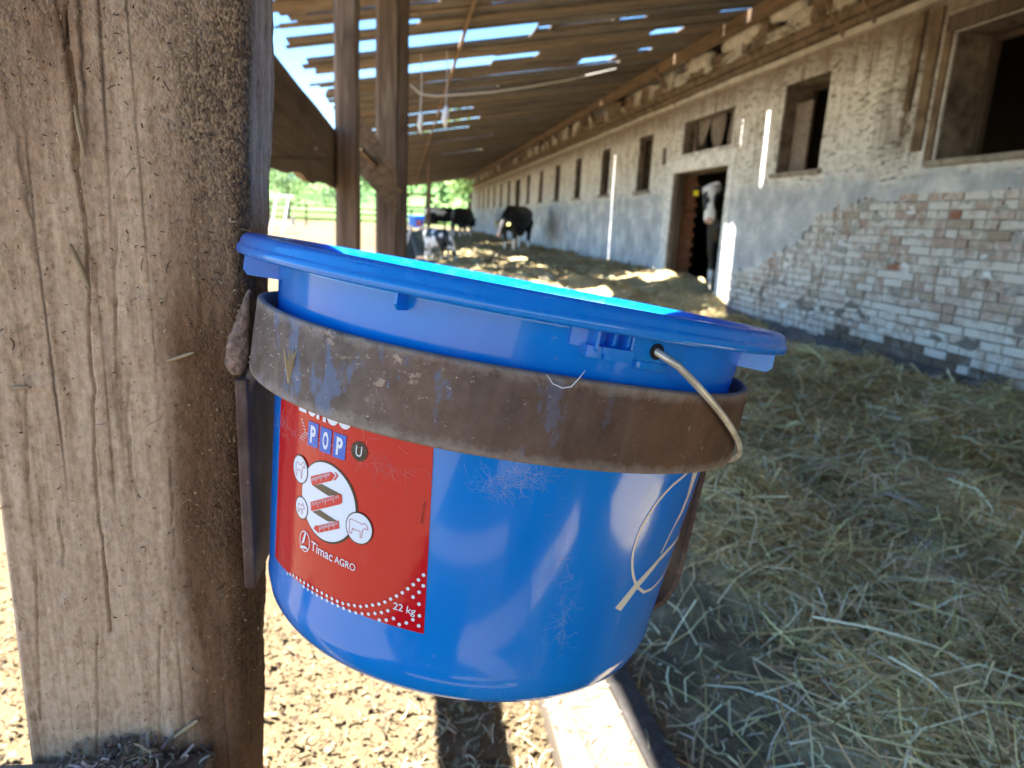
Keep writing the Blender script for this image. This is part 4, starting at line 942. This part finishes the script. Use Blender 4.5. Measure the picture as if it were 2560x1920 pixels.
path = [(.1698, -.030)]+[(.1698, h) for h in np.linspace(-.06, -.196, 10)]+[(.1672, -.207), (.163, -.216), (.157, -.222), (.148, -.2265), (.135, -.2305)]
for r, h in path:
    i = path.index((r, h)); p_, q_ = path[max(i-1, 0)], path[min(i+1, len(path)-1)]; d = Vector((q_[0]-p_[0], q_[1]-p_[1])).normalized(); nn = Vector((-d.y, d.x))*.0045
    for tsg, sg in ((-1, 0), (1, 0), (1, 1), (-1, 1)): mb.v.append(pol(tt+ang*tsg, r+nn.x*sg, h+nn.y*sg))
n = len(path); mb.f = [(i*4+c_, i*4+(c_+1) % 4, i*4+4+(c_+1) % 4, i*4+4+c_) for i in range(n-1) for c_ in range(4)]+[(3, 2, 1, 0), ((n-1)*4, (n-1)*4+1, (n-1)*4+2, (n-1)*4+3)]
fix_normals(mb.build('support_strap', M['steel'], hold, bevel=.001))

# scraps on hoop and bucket
N = 150; th = rng.normal(-138, 14, N); h = rng.uniform(-.071, -.028, N); r_ = .1702
P = np.array([BM @ Vector(pol(t, r_, hh)) for t, hh in zip(th, h)])
scatter('hoop_chaff', P, (-.5, -.85, 0), rng.uniform(.0006, .0025, N), rng.uniform(.0003, .0007, N), palette(N, [(.42, .36, .28), (.32, .27, .21), (.2, .17, .14), (.5, .46, .4)]), M['chips'], 'fine chaff specks dusted on the steel hoop', 'chaff', .1)
mb = MB()
for k in range(5):
    p = BM @ Vector(pol(-141, .1702, -.055)); q = p+Vector((random.uniform(-.004, .006), -.002, random.uniform(.006, .014)))
    mb.tube([p+Vector((0, 0, -.008)), p.lerp(q, .5)+Vector((0, -.002, 0)), q], [.0012, .0009, .0003], 5)
tag(mb.build('straw_tuft', simple('tuft_straw', (.42, .32, .2), .8)), 'small frayed straw tuft stuck to the left of the hoop', 'straw')
def web(name, lab, a, b, n, spread):
    mb = MB()
    for k in range(n):
        f_ = random.random(); t = a[0]+(b[0]-a[0])*f_+random.gauss(0, spread); h = a[1]+(b[1]-a[1])*f_+random.gauss(0, spread*.0016); hd_ = random.uniform(0, 6.3) if k % 3 else math.atan2((b[1]-a[1])/.0027, b[0]-a[0])
        pts = []
        for i in range(random.randint(5, 12)):
            pts.append(pol(t, rw(h)+.0008+.0006*random.random(), h)); hd_ += random.gauss(0, .55); st_ = random.uniform(.25, .9); t += math.cos(hd_)*st_; h += math.sin(hd_)*st_*.0027
        mb.tube(pts, .000012+.00002*random.random(), 3, False)
    o = mb.build(name, M['web']); o.matrix_world = BM; return tag(o, lab, 'cobweb', kind='stuff')
web('cobweb', 'pale cobweb strands just under the hoop on the blue wall', (-100, -.094), (-88, -.080), 150, 1.2)
web('cobweb', 'thin cobweb strands down the lower right of the bucket', (-81, -.12), (-74, -.185), 70, 1.0)
web('cobweb', 'thin cobweb strands across the red label', (-160, -.097), (-114, -.092), 130, 2.2)
mb = MB(); mb.tube([pol(t, .1708, h) for t, h in ((-92.6, -.0265), (-91.3, -.0305), (-89.6, -.0318), (-88.2, -.0305), (-87.2, -.026), (-86.4, -.0215))], [.0002, .0003, .0004, .0004, .0003, .0001], 5)
o = mb.build('feather_barb', M['web']); o.matrix_world = BM; tag(o, 'tiny curled pale fibre caught on the top edge of the hoop', 'fibre')

# ------------------------------------------------------------------ straw and shavings
def floor_z(x, y_): return np.array([az(a, b) for a, b in zip(x, y_)])
SC = [(.80, .65, .32), (.68, .55, .26), (.58, .48, .23), (.82, .71, .44), (.27, .19, .09), (.56, .39, .18), (.80, .74, .50)]
N = 105000; u_ = rng.random(N); dist_ = .75*(13/.75)**(u_**.8); an = rng.uniform(R(-12), R(72), N)
x = dist_*np.sin(an); y_ = dist_*np.cos(an); k = (x > .50) & (x < 4.42); x, y_, dist_ = x[k], y_[k], dist_[k]; N = len(x)
dens = np.clip((x-.60)/.35, .10, 1)*np.array([min(1, max(.25, .85+1.2*n3(a*2.1, b*2.1, 5))) for a, b in zip(x, y_)]); k = rng.random(N) < dens
x, y_, dist_ = x[k], y_[k], dist_[k]; N = len(x); z = floor_z(x, y_)
scatter('straw_bedding', np.c_[x, y_, z+.04*rng.random(N)**1.6], (0, 0, 1), .04+.26*rng.random(N)**1.6, rng.uniform(.0013, .0046, N)*np.clip(dist_/1.9, 1, 3.2),
        palette(N, SC, .25), M['straw'], 'yellowish dry straw heaped over the feed alley', 'straw', .12, tilt=.26)
nb_ = 260; bx = rng.uniform(.8, 4.3, nb_); by = .5+8.5*rng.random(nb_)**1.2; P = []; L_ = []; C_ = []   # matted bundles lying on top
for a, b in zip(bx, by):
    m_ = rng.integers(10, 26); P.append(np.c_[a+rng.normal(0, .06, m_), b+rng.normal(0, .06, m_), np.full(m_, az(a, b))+rng.uniform(.02, .075, m_)])
P = np.concatenate(P); N = len(P); scatter('straw_bundles', P, (0, 0, 1), rng.uniform(.12, .38, N), rng.uniform(.002, .005, N)*np.clip(np.hypot(P[:, 0], P[:, 1])/2.4, 1, 2.6), palette(N, SC[:4]+SC[5:], .2), M['straw'], 'loose longer stalks lying over the matted straw', 'straw', .10, tilt=.2)
N = 9000; x = rng.uniform(.5, 4.3, N); y_ = 12+28*rng.random(N)**1.4; z = floor_z(x, y_)
scatter('straw_bedding', np.c_[x, y_, z+.01], (0, 0, 1), rng.uniform(.1, .3, N), rng.uniform(.01, .03, N), palette(N, [(.40, .34, .19), (.32, .27, .15), (.24, .2, .11)], .2), M['straw'], 'dry straw further down the alley beyond the doorway', 'straw', .08, tilt=.2)
N = 30000; x = rng.uniform(-1.1, .30, N); y_ = .45+3.2*rng.random(N)**1.6
scatter('wood_shavings', np.c_[x, y_, rng.uniform(.002, .018, N)], (0, 0, 1), .003+.022*rng.random(N)**3, .002+.009*rng.random(N)**2, palette(N, [(.19, .142, .076), (.165, .122, .064), (.24, .185, .11), (.11, .08, .043), (.18, .14, .09), (.065, .046, .027)], .25), M['chips'], 'pale wood shavings covering the sunlit yard below the bucket', 'shavings', .12, tilt=.45)
N = 1500; x = rng.uniform(.0, .5, N); y_ = .5+2.2*rng.random(N)
scatter('loose_straw', np.c_[x, y_, np.where(x > .28, .08, .014)], (0, 0, 1), rng.uniform(.015, .06, N), rng.uniform(.0012, .003, N), palette(N, [(.55, .46, .28), (.4, .32, .2)], .2), M['straw'], 'loose straw bits on and beside the kerb board', 'straw', .12)
N = 9000; x = .48+1.3*rng.random(N)**1.3; y_ = .45+4.0*rng.random(N)**1.5
scatter('floor_chaff', np.c_[x, y_, floor_z(x, y_)+.004], (0, 0, 1), .004+.035*rng.random(N)**2.2, rng.uniform(.001, .004, N), palette(N, [(.50, .42, .27), (.35, .28, .17), (.20, .155, .10), (.58, .54, .44), (.12, .09, .06)], .25), M['straw'], 'broken chaff trodden into the dark soil beside the kerb board', 'chaff', .12, tilt=.3)
# straw nests and dust along the cornice
N = 6000; y_ = 5+34*rng.random(N)**1.5; x = WX-.13+rng.normal(0, .05, N); z = 3.2+rng.random(N)*.16*(.5+.5*np.sin(y_*7))
scatter('nest_straw', np.c_[x, y_, z], (-1, 0, .4), rng.uniform(.05, .2, N), rng.uniform(.004, .012, N), palette(N, [(.30, .23, .14), (.2, .15, .09), (.38, .31, .2)], .2), M['straw'], 'ragged straw and nest debris along the barn cornice', 'straw', .15, tilt=.6)

# ------------------------------------------------------------------ hanging things
def hang(x, y_, zb, zs, lab, r=.012):
    o = empty('hanging_strip', lab, 'fly strip', (x, y_, zb))
    mb = MB(); mb.tube([(0, 0, zs-zb), (.01, 0, (zs-zb)*.5+.1), (0, 0, .24)], .006, 6); mb.build('string', M['cord'], o)
    mb = MB(); mb.tube([(0, 0, .26), (.01, 0, .22), (-.006, 0, .1), (.004, 0, 0)], [(.01, .01), (r*1.3, r), (r*1.4, r*.8), (.006, .004)], 8); mb.build('strip', M['white_plastic'], o, smooth=True)
    return o
hang(0.485, 9.0, 2.057, rz(0.485), 'white twisted fly strip hanging from the roof, right of the two', .03)
hang(0.176, 9.0, 1.967, rz(0.176), 'brownish fly strip hanging from the roof, left of the two', .02)
P = [(x, 10.6, min(z, rz(x)-.02)) for x, z in [(0.06, 2.802), (0.21, 2.684), (0.428, 2.679), (0.774, 2.725), (1.241, 2.792), (1.74, 2.894), (2.364, 3.04), (3.084, 3.249)]]
mb = MB(); mb.tube(P, .011, 8); tag(mb.build('hanging_hose', M['cord'], smooth=True), 'pale hose sagging below the roof boards', 'hose')

# ------------------------------------------------------------------ cows
def remeshed(mb, name, vox, smooth_it=4):
    me = mb.mesh(name); o = link(name, me); m = o.modifiers.new('r', 'REMESH'); m.mode = 'VOXEL'; m.voxel_size = vox; m.use_smooth_shade = True
    s_ = o.modifiers.new('s', 'SMOOTH'); s_.factor = .5; s_.iterations = smooth_it
    dg = bpy.context.evaluated_depsgraph_get(); dg.update(); me2 = bpy.data.meshes.new_from_object(o.evaluated_get(dg)); bpy.data.objects.remove(o)
    me2.polygons.foreach_set('use_smooth', [True]*len(me2.polygons)); return me2
def cow(name, label, cat, loc, rz_, head='down', seed=0, scale=1., legs_white=True, headyaw=0., group='black and white cows', white=.25, blaze=True):
    """cow facing -Y in its own axes, feet on z = 0"""
    root = empty(name, label, cat, loc, rz_, group); root.scale = (scale,)*3; mb = MB()
    mb.tube([(0, .98, 1.12), (0, .86, 1.15), (0, .55, 1.12), (0, .15, 1.02), (0, -.25, 1.02), (0, -.55, 1.08), (0, -.72, 1.14)],
            [(.10, .14), (.24, .24), (.29, .33), (.34, .39), (.32, .38), (.25, .32), (.15, .20)], 18)
    mb.tube([(0, .85, 1.36), (0, .2, 1.36), (0, -.5, 1.38)], [(.12, .05), (.13, .05), (.09, .05)], 8)      # level back line
    hp = {'down': [(0, -.55, 1.18), (0, -.82, 1.10), (0, -1.05, .92)], 'level': [(0, -.55, 1.18), (0, -.85, 1.32), (0, -1.08, 1.44)], 'low': [(0, -.55, 1.15), (0, -.85, .9), (0, -1.05, .62)]}[head]
    mb.tube(hp, [(.17, .27), (.13, .20), (.11, .15)], 14)
    hx = Vector(hp[-1]); hd = {'down': Vector((0, -.62, -.78)), 'level': Vector((0, -.50, -.87)), 'low': Vector((0, -.5, -.86))}[head].normalized()
    hr = Matrix.Rotation(headyaw, 3, 'Z'); hd = hr @ hd; side = hr @ Vector((1, 0, 0)); up_ = side.cross(hd) if side.cross(hd).y < 0 else -side.cross(hd)
    P = [hx-hd*.05, hx+hd*.06, hx+hd*.20, hx+hd*.34, hx+hd*.45, hx+hd*.50]
    mb.tube(P, [(.085, .10), (.115, .13), (.105, .115), (.075, .088), (.078, .075), (.055, .05)], 14)
    for sx in (-1, 1):
        b_ = hx+side*sx*.09+hd*.0; mb.tube([b_, b_+side*sx*.10-hd*.02, b_+side*sx*.19+hd*.03], [(.03, .03), (.055, .03), (.015, .012)], 8)
        mb.tube([(sx*.14, -.52, .95), (sx*.15, -.53, .62), (sx*.14, -.50, .48), (sx*.14, -.51, .14), (sx*.14, -.54, .03)], [.13, .075, .062, .042, .055], 10)
        mb.tube([(sx*.16, .72, 1.0), (sx*.18, .62, .74), (sx*.16, .76, .50), (sx*.16, .74, .14), (sx*.16, .70, .03)], [(.16, .19), (.10, .13), .058, .046, .055], 10)
    mb.tube([(0, .42, .72), (0, .40, .60), (0, .38, .55)], [(.14, .16), (.13, .14), (.06, .06)], 10)
    mb.tube([(0, .97, 1.24), (0, 1.06, 1.12), (0, 1.07, .7), (0, 1.05, .42)], [.05, .03, .022, .04], 8)
    me = remeshed(mb, 'body', .03); me.materials.append(M['cow'])
    V = np.empty(len(me.vertices)*3); me.vertices.foreach_get('co', V); V = V.reshape(-1, 3); C = np.tile(np.array([.012, .012, .014]), (len(V), 1))
    for i, p in enumerate(V):
        v_ = Vector(p); q = v_-hx; al = q.dot(hd); lat = abs(q.dot(side)); f_ = fbm(p[0]*1.6+seed*7, p[1]*1.6, p[2]*1.6+seed, 3)
        wht = False
        if al > -.10 and q.length < .62 and v_.y < hp[1][1]-.02:
            fr = q.dot(up_)
            if blaze and (lat < .062-.045*math.exp(-((al-.22)/.09)**2)+(.05 if al < .08 else 0) and fr > -.02): wht = True
            if blaze and al > .34: wht = True
            if al > .455 and fr > -.06: C[i] = (.42, .27, .23); continue
        elif p[2] < .55 and legs_white: wht = p[2] < .42+.2*f_
        else: wht = f_ > .62-white
        if wht: C[i] = (.78, .76, .74)
        if p[2] < .06: C[i] = (.06, .05, .04)
    ca = me.color_attributes.new('Col', 'FLOAT_COLOR', 'POINT'); ca.data.foreach_set('color', np.c_[C, np.ones(len(C))].astype(np.float32).ravel())
    link('body', me, root)
    for sx in (-1, 1):
        mb = MB(); e_ = hx+hd*.13+side*sx*.098+up_*.045; mb.tube([e_-side*.012, e_+side*.012], .02, 10); mb.build('eye', M['eye'], root, smooth=True)
        mb = MB(); b_ = hx+side*sx*.20+hd*.045; nn = up_*.006
        q = [b_-side*.03, b_+side*.03, b_+side*.035+hd*.075, b_-side*.035+hd*.075]
        mb.add([a+nn*7 for a in q]+[a+nn*6 for a in q], [(0, 1, 2, 3), (7, 6, 5, 4), (0, 4, 5, 1), (1, 5, 6, 2), (2, 6, 7, 3), (3, 7, 4, 0)]); mb.build('ear_tag', M['tag'], root)
    return root
cow('cow', 'black cow with a white blaze looking out of the barn doorway', 'cow', (5.34, 10.54, -.03), R(-50), 'level', 1, 1.1, True, R(28), white=-.5)
cow('cow', 'black cow walking along the barn wall with its head low', 'cow', (3.35, 21.0, 0), R(-30), 'down', 2, 1.0, True, R(0), white=-.6, blaze=False)
cow('cow', 'black cow seen from behind by the far corner of the barn', 'cow', (2.75, 33.0, 0), R(152), 'down', 3, 1.04, True, 0, white=-.3)
cow('cow', 'black and white cow standing beyond the thin dark pole', 'cow', (2.2, 41.0, 0), R(100), 'low', 4, 1.1, True, 0, white=.5)
cow('cow', 'small black and white calf on the far straw, left of the cow at the wall', 'calf', (.75, 15.3, 0), R(30), 'low', 5, .52, True, R(20), white=.45)

# ------------------------------------------------------------------ far yard: second bucket, trough, fence, trees, houses, hill
b2 = copy_tree(bucket); b2.matrix_world = Matrix.Translation((.28, 17.6, .98)) @ Matrix.Rotation(R(70), 4, 'Z') @ Matrix.Scale(1.25, 4)
b2['label'] = 'second blue bucket, tiny and blurred far down the alley'
st = empty('bucket_stand', 'grey metal trestle stand under the far blue bucket', 'stand', (.3, 17.6, 0))
for dx, dy in ((-.2, -.1), (.2, -.1), (-.2, .15), (.25, .15)):
    mb = MB(); mb.tube([(dx*1.6, dy*2, 0), (dx*.7, dy, .74)], .03, 6); mb.build('leg', M['trim'], st)
mb = MB(); mb.box(-.26, .26, -.16, .16, .7, .745); mb.build('top', M['trim'], st)
tr = empty('metal_trough', 'pale metal feeding rack with slanting bars out in the sunny yard', 'rack', (-5.6, 31.0, 0))
for dx in (-.5, 0, .5):
    mb = MB(); mb.tube([(dx, -.4, .02), (dx+.25, 0, 1.55)], .035, 6); mb.build('bar', M['white_plastic'], tr)
mb = MB(); mb.box(-.9, .9, -.35, .35, .35, .42); mb.box(-.9, -.86, -.35, .35, .421, .7); mb.box(.86, .9, -.35, .35, .421, .7); mb.build('tray', M['trim'], tr)
mb = MB(); mb.tube([(-.7, 0, 1.5), (.9, 0, 1.56)], .04, 6); mb.build('top_bar', M['white_plastic'], tr)
fe = empty('yard_fence', 'weathered rail fence across the far side of the sunny yard', 'fence', (0, 46, 0))
for i in range(14):
    x = -26+i*2.2; z0 = gz(x, 46); mb = MB(); mb.tube([(x, 0, z0), (x+.03, 0, z0+1.35)], .07, 7); mb.build('fence_post', M['oldwood'], fe)
    for zz in (.45, .85, 1.2):
        if i < 13:
            mb = MB(); rough_beam(mb, (x, -.08, z0+zz), (x+2.2, -.08, z0+zz+random.uniform(-.04, .04)), .04, .11, segs=4, jit=.01, seed=i); fix_normals(mb.build('rail', M['oldwood_y'], fe))
for zz in (1.3, 1.75):
    beam('alley_gate_rail', (-1.0, 26.2, zz), (.86, 25.4, zz), .05, .07, M['oldwood_y'], 'dark rail running left from the far pole, %s of two' % ('lower' if zz < 1.5 else 'upper'), 'rail', segs=6, seed=int(zz*10))
def hill_z(x, y_):
    return gz(x, y_)-.8+26*math.exp(-((y_-330)/130)**2)*(.75+.3*math.sin(x*.009+1.0))*min(1, max(0, (y_-95)/90))
mb = MB(); xs = [-420+i*30 for i in range(29)]; ys = [95+i*22 for i in range(17)]
for y_ in ys:
    for x in xs: mb.v.append((x, y_, hill_z(x, y_)+1.2*n3(x*.03, y_*.03, 0)))
nx = len(xs); mb.f = [(j*nx+i, j*nx+i+1, (j+1)*nx+i+1, (j+1)*nx+i) for j in range(len(ys)-1) for i in range(nx-1)]
th_ = NT('hill_meadow'); f_ = th_.noise(.05, 6, .7); hm = th_.fin(th_.ramp(f_, [(.35, (.05, .11, .035)), (.5, (.10, .19, .06)), (.68, (.17, .26, .09))]), .9, th_.bump(f_, .8, 2.0), spec=.1)
tag(mb.build('hill', hm, smooth=True), kind='structure')
def tree(x, y_, h, r, cols, lab, seed):
    z0 = gz(x, y_) if y_ < 95 else hill_z(x, y_); t = empty('tree', lab, 'tree', (x, y_, z0), 0, 'trees beyond the yard'); rr = np.random.default_rng(seed)
    mb = MB(); mb.tube([(0, 0, -.3), (.1, 0, h*.3), (0, .1, h*.7)], [h*.035, h*.025, h*.008], 8)
    for k in range(5):
        a_ = k*1.3; mb.tube([(0, 0, h*(.25+.08*k)), (math.cos(a_)*r*.6, math.sin(a_)*r*.6, h*(.45+.09*k))], [h*.014, h*.004], 6)
    mb.build('trunk', M['bark'], t)
    N = 1500; nc = 16; cc = rr.normal(0, .45, (nc, 3))*np.array([r, r, h*.32])+np.array([0, 0, h*.62]); ci = rr.integers(0, nc, N)
    P = cc[ci]+rr.normal(0, .24, (N, 3))*np.array([r, r, h*.3]); s_ = rr.uniform(.12, .3, N)*(h/7)
    a1 = rr.normal(0, 1, (N, 3)); a1 /= np.linalg.norm(a1, axis=1)[:, None]; a2 = np.cross(a1, rr.normal(0, 1, (N, 3))); a2 /= np.linalg.norm(a2, axis=1)[:, None]
    V = np.stack([P-a1*s_[:, None], P+a2*s_[:, None]*.6, P+a1*s_[:, None], P-a2*s_[:, None]*.6], 1).reshape(-1, 3)
    C = np.array(cols)[rr.integers(0, len(cols), N)]*(1+rr.normal(0, .2, (N, 1)))
    np_mesh('crown', V, np.arange(N*4).reshape(-1, 4), np.repeat(np.clip(C, .01, 1), 4, 0), M['leaf'], t)
G1 = [(.12, .20, .08), (.17, .26, .10), (.22, .32, .13)]; G2 = [(.10, .16, .09), (.14, .21, .11)]; G3 = [(.24, .34, .11), (.30, .40, .15)]  # crown greens lightened to stand in for distant haze
spots = [(-17, 62, 5.5, 3, G1, 'round bright green tree behind the fence, left of the first post'), (-13.5, 66, 6, 3.2, G2, 'darker green tree behind the fence, partly hidden by the first post'), (-9.5, 60, 4.6, 2.8, G1, 'low bushy tree seen in the gap between the two posts'),
         (-6, 70, 5.5, 3, G2, 'dark green tree behind the wide post'), (-1.5, 66, 7, 3.4, G1, 'mid green tree at the end of the alley, left of the thin pole'), (2.2, 72, 9, 4, G1, 'tall green tree at the end of the alley, right of the thin pole'),
         (5.4, 60, 8.5, 3.2, G3, 'bright yellow green tree beside the far corner of the barn'), (-21, 74, 7, 3.6, G2, 'dark green tree at the far left beyond the yard'), (-24, 64, 5, 3, G3, 'yellow green bush at the far left beyond the fence')]
for i, (x, y_, h, r, c, lab) in enumerate(spots): tree(x, y_, h, r, c, lab, 100+i)
def house(x, y_, w_, d_, h, lab, wallc, roofc):
    z0 = hill_z(x, y_)-.3; t = empty('house', lab, 'house', (x, y_, z0), R(12)); mb = MB(); mb.box(-w_/2, w_/2, -d_/2, d_/2, 0, h); mb.build('wall', simple('house_wall', wallc, .9), t)
    mb = MB(); e = .5; mb.add([(-w_/2-e, -d_/2-e, h), (w_/2+e, -d_/2-e, h), (w_/2+e, d_/2+e, h), (-w_/2-e, d_/2+e, h), (-w_/2-e, 0, h+d_*.42), (w_/2+e, 0, h+d_*.42)], [(0, 1, 5, 4), (2, 3, 4, 5), (1, 2, 5), (3, 0, 4), (3, 2, 1, 0)])
    r_ = mb.build('roof', simple('house_roof', roofc, .85), t); mb = MB(); mb.box(w_*.2, w_*.28, -.3, .3, h+d_*.2, h+d_*.55); mb.build('chimney', simple('house_chimney', (.3, .2, .16)), r_)
    for k in (-.3, 0, .3):
        mb = MB(); mb.box(k*w_-.5, k*w_+.5, -d_/2-.05, -d_/2+.02, 1.0, 2.3); mb.build('window', M['dark_in'], t)
house(-26.5, 190, 11, 9, 5, 'white house with a terracotta roof on the hillside', (.72, .70, .66), (.50, .20, .12))
house(-19.0, 205, 9, 8, 4.5, 'pale house with a grey roof beside the terracotta one', (.68, .70, .74), (.30, .33, .38))
